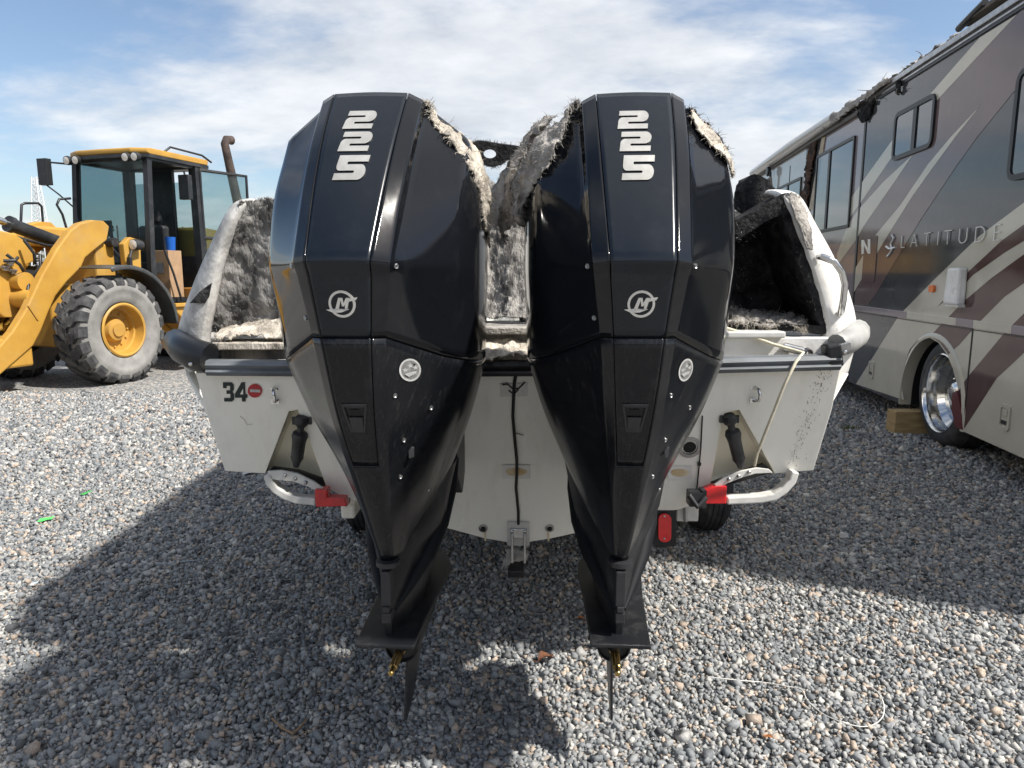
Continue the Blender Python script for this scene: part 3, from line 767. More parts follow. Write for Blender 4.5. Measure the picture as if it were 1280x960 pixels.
eng_l, hit_l, hf_l, _ = make_engine('outboard_engine', 'left black outboard engine, its inner top shoulder burnt to pale frayed fibres', -.33, -3.8, 'r')
eng_r, hit_r, hf_r, _ = make_engine('outboard_engine', 'right black outboard engine, burnt along both top shoulders, beside the white rope', .33, -3.8, 'b')

def patch_on(hf, pts, lift=0.008):
    """control rows (local x, y, z guesses) pulled onto the cowl, seen from outside"""
    out = []
    for r in pts:
        line = []
        for p in r:
            p = Vector(p); ctr_ = Vector((p.x * .25, p.y * .2 - .05, min(p.z, 1.8) - .08)); d = (p - ctr_).normalized()
            l, n = hf(p + d * .25, p, lift)
            line.append(l)
        out.append(line)
    return out
# left engine: inner (starboard) shoulder
frayed('burnt_fibreglass', patch_on(hf_l, [
    [(.130, -.350, 2.035), (.132, -.30, 2.05), (.12, -.15, 2.07), (.10, .0, 2.07)],
    [(.140, -.345, 2.005), (.165, -.29, 2.01), (.17, -.15, 2.02), (.16, .0, 2.0)],
    [(.165, -.365, 1.955), (.215, -.31, 1.965), (.23, -.16, 1.97), (.22, .0, 1.95)],
    [(.225, -.375, 1.905), (.255, -.30, 1.90), (.27, -.16, 1.89), (.26, .0, 1.88)],
    [(.258, -.345, 1.83), (.275, -.29, 1.80), (.285, -.16, 1.78), (.275, .0, 1.78)]], .010), 46, 50, eng_l, (M['ash_pale'], M['fibre']), amp=.010, strands=900, slen=(.012, .05), seed=2, drop=.75)
frayed('burnt_fibreglass', patch_on(hf_l, [
    [(.268, -.335, 1.86), (.284, -.27, 1.86), (.29, -.18, 1.86)],
    [(.276, -.335, 1.79), (.288, -.27, 1.78), (.29, -.18, 1.77)],
    [(.282, -.325, 1.72), (.290, -.26, 1.70), (.29, -.18, 1.68)]], .008), 18, 26, eng_l, (M['ash_pale'], M['fibre']), amp=.007, strands=260, slen=(.01, .04), seed=5, drop=.8)
frayed('burnt_fibreglass', patch_on(hf_l, [
    [(-.13, -.30, 2.05), (-.12, -.15, 2.06)], [(-.20, -.28, 2.0), (-.20, -.15, 2.02)], [(-.245, -.26, 1.95), (-.25, -.15, 1.95)]], .010), 14, 18, eng_l, (M['ash'], M['fibre']), amp=.008, strands=160, slen=(.015, .05), seed=8, drop=.6, dmat=M['fibre_dark'])
# right engine: the inner (port) shoulder with the mat peeled off and hanging into the gap
frayed('burnt_fibreglass', patch_on(hf_r, [
    [(-.130, -.345, 2.035), (-.13, -.30, 2.05), (-.12, -.12, 2.07)],
    [(-.150, -.345, 1.995), (-.18, -.29, 2.01), (-.18, -.12, 2.02)],
    [(-.165, -.385, 1.935), (-.235, -.32, 1.955), (-.25, -.12, 1.96)],
    [(-.205, -.415, 1.860), (-.265, -.33, 1.88), (-.28, -.12, 1.88)],
    [(-.262, -.375, 1.790), (-.285, -.29, 1.80), (-.29, -.12, 1.80)],
    [(-.279, -.350, 1.740), (-.292, -.25, 1.74), (-.295, -.12, 1.74)]], .012), 44, 64, eng_r, (M['ash'], M['fibre_grey']), amp=.012, strands=1100, slen=(.012, .045), seed=12, drop=.7)
frayed('burnt_fibreglass', [
    [(-.20, -.27, 2.02), (-.215, -.20, 2.03), (-.22, -.05, 2.02)],
    [(-.265, -.27, 1.95), (-.280, -.19, 1.955), (-.29, -.05, 1.96)],
    [(-.300, -.27, 1.88), (-.318, -.17, 1.875), (-.325, -.05, 1.88)],
    [(-.305, -.26, 1.80), (-.335, -.16, 1.79), (-.350, -.05, 1.79)],
    [(-.300, -.25, 1.73), (-.330, -.15, 1.70), (-.352, -.05, 1.69)]], 30, 48, eng_r, (M['ash'], M['fibre_grey']), amp=.016, freq=16, strands=700, slen=(.012, .045), seed=15, drop=.8)
# right engine: outer shoulder, dark burnt hole with pale torn lip
frayed('burnt_fibreglass', patch_on(hf_r, [
    [(.135, -.33, 2.04), (.14, -.2, 2.05), (.13, .0, 2.05)],
    [(.155, -.33, 2.0), (.19, -.2, 2.0), (.19, .0, 2.0)],
    [(.21, -.34, 1.955), (.24, -.2, 1.955), (.24, .0, 1.95)],
    [(.245, -.345, 1.90), (.27, -.2, 1.89), (.27, .0, 1.88)]], .009), 30, 32, eng_r, (M['char'], M['fibre_dark']), amp=.010, strands=900, slen=(.012, .04), seed=21, drop=.6)
frayed('burnt_fibreglass', patch_on(hf_r, [
    [(.140, -.375, 1.995), (.150, -.345, 2.015), (.160, -.33, 2.02)],
    [(.150, -.395, 1.955), (.170, -.37, 1.965), (.190, -.345, 1.975)],
    [(.190, -.395, 1.915), (.205, -.38, 1.925), (.225, -.35, 1.93)],
    [(.228, -.385, 1.885), (.240, -.36, 1.89), (.255, -.33, 1.895)],
    [(.258, -.360, 1.845), (.270, -.33, 1.86), (.280, -.29, 1.86)]], .011), 14, 40, eng_r, (M['ash_pale'], M['fibre']), amp=.006, strands=260, slen=(.008, .03), seed=24, drop=.7)

M['flake'] = mat('flaked_paint', (.40, .40, .39), .7)
# flaked paint on the starboard flank of the left engine
def chips(hit, root, n, seed, cx, cz, sx, sz_):
    rng = random.Random(seed); mb = MB()
    for k in range(n):
        x = rng.gauss(cx, sx); z = cz + rng.uniform(-sz_, sz_); x += .02 * math.sin(z * 40)
        w, h = rng.uniform(.00015, .0006), rng.uniform(.0003, .0013) * (2.2 if rng.random() < .15 else 1)
        P_ = [hit(x + a, z + b, lift=.0026)[0] for a, b in ((-w, -h), (w * .6, -h * .7), (w, h * .8), (-w * .5, h))]
        if None in P_: continue
        mb.add(P_, [(0, 1, 2, 3)])
    o = obj('paint_flakes', mb, M['flake'], root); o['kind'] = 'stuff'

# ================================================================== boat
boat = thing('motor_boat', 'burnt white motor boat on a trailer, stern facing the camera behind two outboard engines', 'boat', (0.018, 2.65, 0))
BX = 0.018
TRK = 0.33                                    # aft rake of the transom
TN = Vector((0, 1, TRK)); TP0 = Vector((0, 2.5, 1.28))
def TP(u, v, d=0.0):                           # point on the transom skin, d metres further forward
    return onplane(u, v, TP0 + Vector((0, d, 0)), TN)
def ty(z): return 2.5 + (1.28 - z) * TRK

# ---- transom board with the two trim-tab pockets
left_bot = [(282, 589), (331, 592)]
outline = [(244, 466), (262, 530), (281, 589), (331, 592), (361, 514), (372, 512), (409, 611), (432, 622), (500, 645), (565, 662), (605, 673), (646, 680), (690, 673), (722, 666),
           (800, 652), (845, 638), (884, 626), (905, 516), (924, 512), (969, 592), (1017, 588), (1040, 512), (1052, 456), (905, 460), (640, 463), (360, 464)]
tr = MB(); tr.prism([TP(u, v) for u, v in outline], (0, .045, 0))
obj('transom', tr, M['gelcoat'], boat, bevel=.006)
def pocket(pts, name):
    mb = MB(); a = [TP(u, v) for u, v in pts]; n = (a[1] - a[0]).cross(a[2] - a[0]); 
    D = Vector((0, .09, 0)); c = sum(a, Vector()) / len(a)
    for i in range(len(a)):
        if i == name: continue
        p, q = a[i], a[(i + 1) % len(a)]
        mb.add([p, q, q + D, p + D], [(0, 1, 2, 3)])
    mb.sheet([p + D * .999 + (p - c) * .001 for p in a])
    o = obj('trim_tab_pocket', mb, M['gelcoat_in'], boat, fix=False)
    s = o.modifiers.new('t', 'SOLIDIFY'); s.thickness = .006; s.offset = 1
    return o
pocket([(331, 592), (361, 514), (372, 512), (409, 611)], 3)
pocket([(884, 626), (905, 516), (924, 512), (969, 592)], 3)

# ---- hull shell running forward to the bow
def hull():
    st = []   # stations: y forward of transom, beam factor, keel lift, sheer lift
    stations = [(0.04, 1.0, 0, 0), (1.2, 1.02, 0, 0.0), (2.6, 1.02, 0.01, .03), (4.0, .96, .04, .1), (5.2, .80, .12, .19), (6.2, .52, .30, .28), (6.9, .20, .55, .36), (7.15, .03, .80, .40)]
    rows = []
    for dy, bf, kl, sl in stations:
        half = [(0, .56 + kl), (.55, .715 + kl * .8), (1.02, .852 + kl * .6), (1.09, .862 + kl * .55), (1.205, 1.24 + sl * .4)]
        full = [(-x * bf, z) for x, z in half[::-1]] + [(x * bf, z) for x, z in half[1:]]
        rows.append([Vector((BX + x, ty(z) * 1.0 + dy, z)) for x, z in full])
    mb = MB(); mb.grid(rows)
    o = obj('hull', mb, M['gelcoat'], boat, smooth=30, fix=True)
    s = o.modifiers.new('t', 'SOLIDIFY'); s.thickness = .012; s.offset = -1
    # gunwale wall above the rub rail
    rows = []
    for dy, bf, kl, sl in stations[1:]:
        rows.append([Vector((BX + sg * x * bf, 2.6 + dy, z + sl)) for sg, x, z in ((-1, .98, 1.25), (-1, 1.00, 1.88), (-1, 1.05, 1.90), (-1, 1.205, 1.25))])
    mb = MB(); mb.grid(rows)
    rows = [[Vector((2 * BX - p.x, p.y, p.z)) for p in r] for r in rows]; mb.grid(rows)
    o = obj('gunwale', mb, M['gelcoat_white'], boat, smooth=30, fix=True)
    mb = MB(); mb.b2((BX - 1.0, 2.75, 1.10), (BX + 1.0, 7.2, 1.13)); obj('cockpit_floor', mb, M['char'], boat)
hull()

# ---- rounded stern quarters (white outside, burnt open inside)
def quarter(side):
    # inner edge, mid and outer silhouette, from the top down
    if side > 0:
        inn = [(980, 240), (993, 270), (1006, 305), (1020, 343), (1031, 380), (1040, 425)]
        out = [(1001, 245), (1012, 270), (1035, 305), (1055, 343), (1068, 380), (1077, 410)]
    else:
        inn = [(300, 252), (287, 284), (274, 319), (267, 349), (261, 376), (256, 403), (250, 434)]
        out = [(296, 254), (279, 284), (260, 319), (245, 349), (234, 376), (223, 403), (218, 424)]
    rows = []
    for (a, b), (c, d) in zip(inn, out):
        I = aty(a, b, 2.60); O = aty(c, d, 2.76)
        O.z = I.z * .5 + O.z * .5
        Mi = I * .45 + O * .55 + Vector((side * .012, -.03, 0.004))
        F1 = O + Vector((side * .012, .18, 0)); F2 = O + Vector((side * .012, 1.15, 0))
        rows.append([I + Vector((-side * .004, .05, 0)), I, (I + Mi) * .5 + Vector((side * .003, -.008, 0)), Mi, O, F1, F2])
    top = [p + Vector((-side * .03, .08, .012)) for p in rows[0]]
    low = [Vector((p.x - side * .03, p.y + .02, 1.19)) for p in rows[-1]]
    mb = MB(); mb.grid([top] + rows + [low])
    o = obj('stern_quarter', mb, M['gelcoat_white'] if side > 0 else M['gelcoat_grimy'], boat, smooth=50, fix=True)
    s = o.modifiers.new('sub', 'SUBSURF'); s.levels = s.render_levels = 2
    s = o.modifiers.new('t', 'SOLIDIFY'); s.thickness = .012; s.offset = 0
    return rows
QR = quarter(1); QL = quarter(-1)

# right: black scorched hollow behind a thick rim
def hollow_right():
    Y0 = 2.62
    rim_out = [aty(u, v, Y0) for u, v in ((982, 241), (1015, 330), (1040, 418), (905, 410), (905, 285), (930, 270))]
    rim_in = [aty(u, v, Y0) for u, v in ((977, 268), (1003, 345), (1026, 408), (915, 400), (915, 305), (933, 292))]
    D = Vector((0, .30, 0))
    mb = MB(); n = len(rim_out)
    def sub(a, b, k=8): return [a.lerp(b, i / k) for i in range(k)]
    ro = sum([sub(rim_out[i], rim_out[(i + 1) % n]) for i in range(n)], []); ri = sum([sub(rim_in[i], rim_in[(i + 1) % n]) for i in range(n)], [])
    rows = [[p + D * .5 for p in ro], ro, [a.lerp(b, .5) + Vector((0, -.006, 0)) for a, b in zip(ro, ri)], ri]
    for k in (0.1, .25, .4, .6, .8, 1.0): rows.append([p + D * k for p in ri])
    c = sum(ri, Vector()) / len(ri) + D
    for k in (.75, .5, .25, .02): rows.append([(p + D - c) * k + c for p in ri])
    for r in rows[1:]:
        for i, p in enumerate(r):
            r[i] = p + Vector((noise.noise(p * 19), noise.noise(p * 23), noise.noise(p * 21))) * .010
    mb.grid(rows, closed=True)
    o = obj('scorched_locker', mb, M['char'], boat, smooth=40)
    # short charred nap on the locker
    rng = random.Random(4); sm = MB(); sm2 = MB()
    allp = [p for r in rows[1:4] for p in r] + [p for r in rows[-4:] for p in r]
    for k in range(900):
        p = rng.choice(allp).lerp(rng.choice(ro), 0.0) + Vector((rng.gauss(0, .015), -.002, rng.gauss(0, .02)))
        d = Vector((rng.gauss(0, .6), -1, rng.gauss(-.3, .6))).normalized(); L_ = rng.uniform(.006, .018)
        (sm if rng.random() < .88 else sm2).tube([p, p + d * L_], [.0009, .0003], 3, cap=False)
    obj('charred_nap', sm, M['fibre_dark'], o)['kind'] = 'stuff'; obj('ash_nap', sm2, M['fibre_grey'], o)['kind'] = 'stuff'
    # melted lump on top
    lump = MB(); rr = []
    base = aty(943, 243, 2.85)
    for i in range(9):
        t = i / 8; rr.append([base + Vector((math.cos(a) * (.075 + .02 * noise.noise((i, a, 3))) * (1 - .45 * max(0, t - .5)), math.sin(a) * .09, -.06 + .115 * t + .012 * math.sin(a * 3 + i))) for a in [2 * math.pi * k / 18 for k in range(18)]])
    lump.grid(rr, closed=True); lump.f.append(tuple(range(8 * 18, 9 * 18))); lump.m.append(0)
    obj('melted_cleat', lump, M['char'], boat, smooth=35)
hollow_right()
frayed('ash_litter', [[aty(908, 404, 2.60), aty(960, 409, 2.60), aty(1008, 414, 2.60)], [aty(908, 394, 2.70), aty(960, 400, 2.70), aty(1004, 405, 2.70)], [aty(908, 388, 2.85), aty(960, 392, 2.85), aty(1000, 396, 2.85)]],
       40, 16, boat, (M['ash'], M['fibre']), amp=.016, freq=30, strands=900, slen=(.02, .06), seed=31, drop=.3, down=.5, flat=.1)
# left: ash-grey scorched bulkhead
def bulkhead_left():
    pts = [[(299, 251), (325, 248), (362, 248), (392, 250)], [(286, 285), (318, 286), (360, 288), (392, 288)], [(269, 338), (308, 338), (355, 338), (392, 338)], [(259, 385), (300, 386), (350, 386), (392, 386)], [(254, 418), (296, 419), (350, 420), (392, 420)]]
    rows = [[aty(u, v, 2.61 + .05 * math.sin(j * 1.1) + .012 * i) for j, (u, v) in enumerate(r)] for i, r in enumerate(pts)]
    o = frayed('scorched_bulkhead', rows, 44, 56, boat, (M['ash'], M['fibre_grey']), amp=.010, freq=26, strands=1200, slen=(.008, .025), seed=41, drop=.0, down=.2)
    o.data.materials[0] = mat('ash_streaked', (0.30, 0.29, 0.275), 0.95, col2=(0.05, 0.049, 0.048), vscale=12, bump=1.0, bscale=80, spec=0.2, ramp=(0.40, 0.64), detail=10, stretch=(1.2, 1, .45))
    frayed('ash_litter', [[aty(268, 425, 2.56), aty(310, 424, 2.56), aty(380, 424, 2.56)], [aty(272, 415, 2.64), aty(310, 412, 2.64), aty(380, 410, 2.64)], [aty(290, 408, 2.72), aty(330, 400, 2.72), aty(380, 392, 2.72)]],
           30, 14, boat, (M['ash_pale'], M['fibre']), amp=.010, freq=30, strands=260, slen=(.01, .035), seed=43, drop=.3)
    # torn hole in the white quarter
    h = MB(); poly = [(237, 379), (250, 364), (264, 354), (261, 370), (256, 379)]
    h.prism([aty(u, v, 2.60) for u, v in poly], (0, .01, 0)); obj('torn_gap', h, M['char'], boat)
    # sill ledge and a mottled dark board set back under it
    mb = MB(); a = aty(266, 430, 2.56); b = aty(392, 430, 2.56); mb.b2((a.x, 2.545, a.z - .02), (b.x, 2.75, a.z + .006)); obj('stern_ledge', mb, M['ash_pale'], boat, bevel=.004)
    mb = MB(); mb.b2((a.x + .02, 2.575, 1.29), (b.x, 2.60, a.z - .019)); obj('recess_board', mb, mat('dark_board', (.17, .15, .13), .9, col2=(.03, .028, .027), vscale=14, bump=.4, stretch=(1, 1, .4)), boat)
bulkhead_left()

# right: white sill under the hollow
a = aty(905, 412, 2.57); b = aty(1034, 414, 2.57)
mb = MB(); mb.b2((a.x, 2.53, a.z - .028), (aty(980, 420, 2.55).x, 2.95, a.z - .004)); obj('stern_ledge', mb, M['white_paint'], boat, bevel=.006)
mb = MB(); mb.b2((a.x, 2.56, 1.30), (b.x + .02, 2.66, a.z - .029)); obj('stern_riser', mb, M['gelcoat_white'], boat, bevel=.004)
# chock for the rope
p = aty(1000, 440, 2.55)
mb = MB(); mb.tube([p + Vector((-.06, 0, .02)), p + Vector((0.0, -.02, .005))], .016, 12); mb.lathe([(.018, 0), (.023, .012), (.018, .024), (.012, .024), (.012, .004)], p + Vector((.012, -.012, -.004)), (.3, -1, 0), 18)
mb.lathe([(.016, 0), (.019, .012), (.014, .02), (.009, .02), (.009, .004)], p + Vector((-.012, -.014, -.002)), (.1, -1, 0), 16)
obj('rope_chock', mb, M['steel'], boat, smooth=40)

# ---- rub rail across the stern, in three lengths
def rail(u0, u1, v0, v1, mt, name='rub_rail'):
    A, B = TP(u0, v0), TP(u1, v1); mb = MB()
    prof = [(0, .030), (-.030, .026), (-.040, .012), (-.030, -.001), (-.042, -.012), (-.030, -.026), (0, -.030)]
    mb.grid([[P + Vector((0, y, z)) for y, z in prof] for P in (A, B)]); obj(name, mb, mt, boat, smooth=25)
rail(262, 470, 459, 461, M['rubber_grey']); rail(470, 830, 461, 459, M['rubber_black']); rail(830, 1046, 458, 452, M['rubber_grey'])
for sg in (-1, 1):
    mb = MB(); rows = []
    for dy, bf, sl in ((.25, 1.0, 0), (1.2, 1.02, 0), (2.6, 1.02, .03), (4.0, .96, .1), (5.2, .80, .19), (6.2, .52, .28), (6.9, .20, .36), (7.15, .05, .40)):
        x = BX + sg * (1.21 * bf); z = 1.255 + sl * .5; y = 2.5 + dy
        rows.append([Vector((x + sg * a, y, z + b)) for a, b in ((-.06, -.05), (.03, -.04), (.045, -.012), (.035, 0), (.045, .012), (.03, .04), (-.06, .05))])
    mb.grid(rows); obj('side_rub_rail', mb, M['rubber_grey'], boat, smooth=30)
# corner bumpers
def bumper(side, pts, mt, r):
    mb = MB(); mb.tube(pts, r, 12); return obj('corner_bumper', mb, mt, boat, smooth=50)
QLb, QRb = QL[-1], QR[-1]
bl = [aty(262, 448, 2.50), aty(246, 444, 2.51), aty(232, 437, 2.57), aty(222, 428, 2.68), Vector((-1.292, 2.92, 1.285)), Vector((-1.285, 3.5, 1.275))]
bumper(-1, bl, M['rubber_black'], [.055, .057, .057, .052, .045, .035])
br_ = [aty(1046, 432, 2.53), aty(1060, 427, 2.56), aty(1070, 419, 2.62), aty(1072, 414, 2.72), Vector((1.33, 2.98, 1.32)), Vector((1.315, 3.6, 1.29))]
bumper(1, br_, M['rubber_pale'], [.042, .044, .046, .045, .042, .035])
mb = MB(); p = aty(1040, 444, 2.49); mb.box(p, (.055, .06, .085), Matrix.Rotation(R(-12), 3, 'Y')); obj('bumper_bracket', mb, M['rubber_black'], boat, bevel=.01)
mb = MB(); p = aty(1054, 434, 2.48); mb.box(p + Vector((0, 0, .0)), (.05, .02, .03), Matrix.Rotation(R(-14), 3, 'Y')); obj('bumper_plate', mb, M['steel'], boat, bevel=.003)
for u, v in ((239, 455), (1056, 440)):
    mb = MB(); mb.lathe([(.007, 0), (.007, .006), (.004, .008)], aty(u, v, 2.455 if u > 600 else 2.46), (0, -1, 0), 12, cap=True); obj('screw', mb, M['chrome'], boat)
# grab rail on the right quarter
pts = [aty(1024, 321, 2.60), aty(1028, 321, 2.56), aty(1043, 327, 2.55), aty(1052, 340, 2.56), aty(1056, 355, 2.57), aty(1054, 375, 2.58), aty(1051, 390, 2.59), aty(1048, 394, 2.64)]
mb = MB(); mb.tube(pts, .0125, 14); obj('grab_rail', mb, M['chrome'], boat, smooth=60)

# ---- numerals and red disc on the transom
def tdecal(name, polys, mt, parent=boat, d=-.004):
    mb = MB()
    for pl in polys: mb.prism([TP(u, v, d) for u, v in pl], (0, .002, 0))
    return obj(name, mb, mt, parent)
def px(poly, ox, oy, sx, sy, sh=0): return [(ox + x * sx + y * sh, oy + y * sy) for x, y in poly]
three = [(0, 0), (.8, 0), (1, .12), (1, .38), (.86, .5), (1, .62), (1, .88), (.8, 1), (0.05, 1), (0.05, .82), (.66, .82), (.66, .6), (.3, .6), (.3, .42), (.66, .42), (.66, .18), (.32, .18), (.32, .3), (0, .3)]
four = [(.62, 0), (.92, 0), (.92, .62), (1.1, .62), (1.1, .8), (.92, .8), (.92, 1), (.6, 1), (.6, .8), (0, .8), (0, .6)]
tdecal('numeral', [px(three, 278.5, 478, 13.2, 24, 1)], M['number_print']); f4 = tdecal('numeral', [px(four, 293, 478, 14, 24, 1)], M['number_print'])
tdecal('numeral_gap', [[(300, 493.0), (303.6, 486), (304, 493.0)]], M['gelcoat'], f4, -.0055)
disc = tdecal('red_disc', [[(318.5 + 9 * math.cos(R(a)), 488.5 + 8.6 * math.sin(R(a))) for a in range(0, 360, 15)]], M['red_print'])
tdecal('white_bar', [[(312.5, 486.5), (325, 487.2), (325, 490.6), (312.5, 490.0)]], M['white_decal'], disc, -.0055)
# lashing eyes
for u, v in ((344, 493), (942, 492)):
    c = TP(u, v); mb = MB()
    mb.b2((c.x - .014, c.y - .008, c.z + .016), (c.x + .014, c.y, c.z + .034)); mb.b2((c.x - .014, c.y - .008, c.z - .034), (c.x + .014, c.y, c.z - .016))
    mb.tube([c + Vector((.0, -.005, .026)), c + Vector((.006, -.034, .02)), c + Vector((.010, -.040, 0)), c + Vector((.008, -.034, -.02)), c + Vector((0, -.005, -.026))], .0065, 10)
    obj('lashing_eye', mb, M['chrome'], boat, smooth=50)
# trim-tab rams and tabs
def ram(a, b):
    t0, t1 = TP(*a, -.01), TP(*b, -.02); mb = MB(); d = (t1 - t0).normalized(); L_ = (t1 - t0).length
    mb.lathe([(.001, -.022), (.020, -.018), (.027, -.004), (.025, .012), (.013, .026), (.013, .045), (.026, .052), (.030, .066), (.026, .085), (.0245, .1), (.023, L_ - .045), (.024, L_ - .04), (.015, L_ - .018), (.011, L_)], t0, d, 24)
    mb.box(t0 + Vector((0, .004, .0)), (.07, .012, .028))
    obj('trim_tab_ram', mb, M['black_plastic'], boat, smooth=40)
    return t1
ram((377, 526), (370, 583)); ram((912, 524), (926, 584))
for pl in ([(333, 591), (340, 584), (372, 588), (409, 601), (409, 612)], [(884, 606), (920, 592), (955, 580), (966, 590), (962, 592), (884, 614)]):
    mb = MB(); mb.prism([TP(u, v, .02) for u, v in pl], (0, .02, 0)); obj('trim_tab', mb, M['rubber_black'], boat, bevel=.002)
# drains, sensor pads, transducer, cable
for u, v in ((604, 660), (687, 660), (862, 559)):
    c = TP(u, v); r = .012 if u < 800 else .03
    mb = MB(); mb.lathe([(r * 1.5, 0), (r * 1.5, .005), (r, .006), (r * .8, -.01), (.001, -.012)], c, (0, -1, -TRK), 20); o = obj('drain', mb, M['steel'], boat, smooth=40)
    mb = MB(); mb.lathe([(r * .82, .002), (.0005, .002)], c, (0, -1, -TRK), 16); obj('drain_hole', mb, M['black_core'], o)
for u, v in ((606, 668), (685, 668)):
    tdecal('rust_run', [[(u - 1.5, v - 4), (u + 1.5, v - 4), (u + 1.8, v + 8), (u - .2, v + 9)]], M['stain'], boat, -.003)
for u, v, w, h in ((645, 590, 18, 8.5), (850, 591, 15, 8)):
    pad = tdecal('sensor_pad', [[(u - w, v - h), (u + w, v - h), (u + w, v + h), (u - w, v + h)]], M['gelcoat_white'], boat, -.006)
    tdecal('old_sealant', [[(u + w * .8 * math.cos(R(a)) * (1 + .1 * math.sin(a)), v + h * .62 * math.sin(R(a))) for a in range(0, 360, 24)]], M['stain'], pad, -.0075)
tdecal('sensor_pad', [[(625, 480), (660, 479), (660, 495), (625, 496)]], M['gelcoat_white'], boat, -.005)
c = TP(648, 668)
pl = tdecal('transducer_plate', [[(634, 653), (662, 653), (662, 682), (634, 682)]], M['white_paint'], boat, -.012)
mb = MB(); mb.b2((c.x - .034, c.y - .03, c.z - .005), (c.x + .034, c.y - .012, c.z + .035)); mb.b2((c.x - .03, c.y - .055, c.z - .10), (c.x - .02, c.y - .012, c.z + .02)); mb.b2((c.x + .02, c.y - .055, c.z - .10), (c.x + .03, c.y - .012, c.z + .02))
obj('transducer_bracket', mb, M['steel'], boat, bevel=.002)
for dx in (-.024, .024):
    for dz in (.026, .006):
        mb = MB(); mb.lathe([(.006, 0), (.006, .004), (.003, .006)], c + Vector((dx, -.03, dz)), (0, -1, 0), 10, cap=True); obj('screw', mb, M['chrome'], boat)
mb = MB(); q = TP(645, 705); mb.prism([q + Vector((-.03, .06, .03)), q + Vector((.03, .06, .03)), q + Vector((.034, -.05, -.01)), q + Vector((-.034, -.05, -.01))], (0, .01, -.035)); obj('transducer', mb, M['black_plastic'], boat, bevel=.005)
frayed('frayed_cover', [[q + Vector((-.045, -.02, .075)), q + Vector((0, -.045, .08)), q + Vector((.045, -.02, .07))], [q + Vector((-.05, -.035, .045)), q + Vector((0, -.06, .05)), q + Vector((.05, -.03, .045))], [q + Vector((-.065, -.03, -.01)), q + Vector((-.03, -.06, .03)), q + Vector((.05, -.03, .03))]],
       16, 10, boat, (M['fibre_grey'], M['fibre_grey']), amp=.006, strands=70, slen=(.01, .03), seed=51)
cab = [(646, 463), (643, 478), (642, 495), (641, 520), (643, 545), (646, 575), (646, 592), (645, 610), (648, 640), (648, 655)]
mb = MB(); mb.tube([TP(u, v, -.012 - (.01 if 500 < v < 650 else 0)) for u, v in cab], .0058, 8); obj('transducer_cable', mb, M['cable'], boat, smooth=60)
mb = MB(); mb.tube([TP(u, v, -.008) for u, v in ((641, 541), (648, 542), (654, 544))], .0018, 5); mb.tube([TP(u, v, -.008) for u, v in ((628, 481), (634, 480), (640, 485), (648, 486), (656, 478))], .003, 5)
mb.tube([TP(u, v, -.008) for u, v in ((636, 488), (642, 493), (648, 487))], .003, 5); obj('loose_wire', mb, M['cable'], boat)
mb = MB(); mb.tube([TP(u, v, -.006) for u, v in ((878, 520), (876, 560), (874, 582), (871, 612))], .0026, 6); mb.box(TP(874, 580, -.008), (.012, .01, .012)); obj('loose_wire', mb, M['cable'], boat)
# scraped chine on the right end of the transom
rng = random.Random(9); mb = MB()
for k in range(170):
    t = rng.random(); u = 1040 - 42 * t + rng.gauss(0, 5) - 8; v = 462 + 115 * t + rng.gauss(0, 4); l = rng.uniform(.8, 3.2) * (1 - .4 * t); w = rng.uniform(.2, .6)
    mb.sheet([TP(a, b, -.0015) for a, b in ((u, v), (u + w, v + .3), (u + w - l * .25, v + l), (u - l * .25, v + l))])
obj('scrape_mark', mb, mat('scrape', (.05, .045, .04), .9), boat)['kind'] = 'stuff'
rng = random.Random(19); mb = MB()
pts = [(300 + 0, 520), (305, 524), (309, 531), (316, 530)]; mb.tube([TP(u, v, -.0005) for u, v in pts], .0012, 4)
obj('scuff_mark', mb, mat('scuff', (.35, .34, .32), .9), boat)
# ---- burnt splash well between the engines, and the scorched bracket with a round hole above it
M['ash_well'] = mat('ash_well', (0.40, 0.38, 0.35), 0.95, col2=(0.08, 0.077, 0.074), vscale=20, bump=1.0, bscale=110, spec=0.2, ramp=(0.40, 0.62), detail=10, stretch=(1.6, 1, .4))
frayed('burnt_well', [
    [aty(590, 208, 3.0), aty(615, 225, 3.0), aty(640, 235, 3.0), aty(690, 220, 3.0)],
    [aty(585, 260, 2.95), aty(615, 275, 2.98), aty(640, 280, 2.95), aty(690, 270, 2.95)],
    [aty(585, 320, 2.88), aty(615, 325, 2.93), aty(640, 325, 2.88), aty(690, 320, 2.88)],
    [aty(585, 370, 2.80), aty(615, 375, 2.86), aty(640, 372, 2.80), aty(690, 370, 2.80)],
    [aty(585, 398, 2.72), aty(615, 398, 2.78), aty(640, 395, 2.72), aty(690, 398, 2.72)]], 40, 70, boat, (M['ash_well'], M['fibre_grey']), amp=.009, freq=26, strands=1300, slen=(.012, .04), seed=61, drop=.2)
mb = MB(); p = aty(615, 412, 2.62); mb.b2((p.x - .4, 2.55, p.z - .012), (p.x + .4, 2.85, p.z + .012)); obj('well_ledge', mb, M['ash'], boat, bevel=.004)
mb = MB(); mb.b2((p.x - .4, 2.60, 1.28), (p.x + .4, 2.62, p.z - .012)); obj('well_board', mb, M['ash'], boat)
frayed('ash_litter', [[aty(580, 450, 2.46), aty(630, 448, 2.46), aty(690, 450, 2.46)], [aty(580, 440, 2.54), aty(630, 434, 2.55), aty(690, 440, 2.54)], [aty(580, 428, 2.58), aty(630, 424, 2.58), aty(690, 428, 2.58)]], 26, 12, boat, (M['ash_pale'], M['fibre']), amp=.012, strands=160, slen=(.008, .025), seed=63, drop=.5)
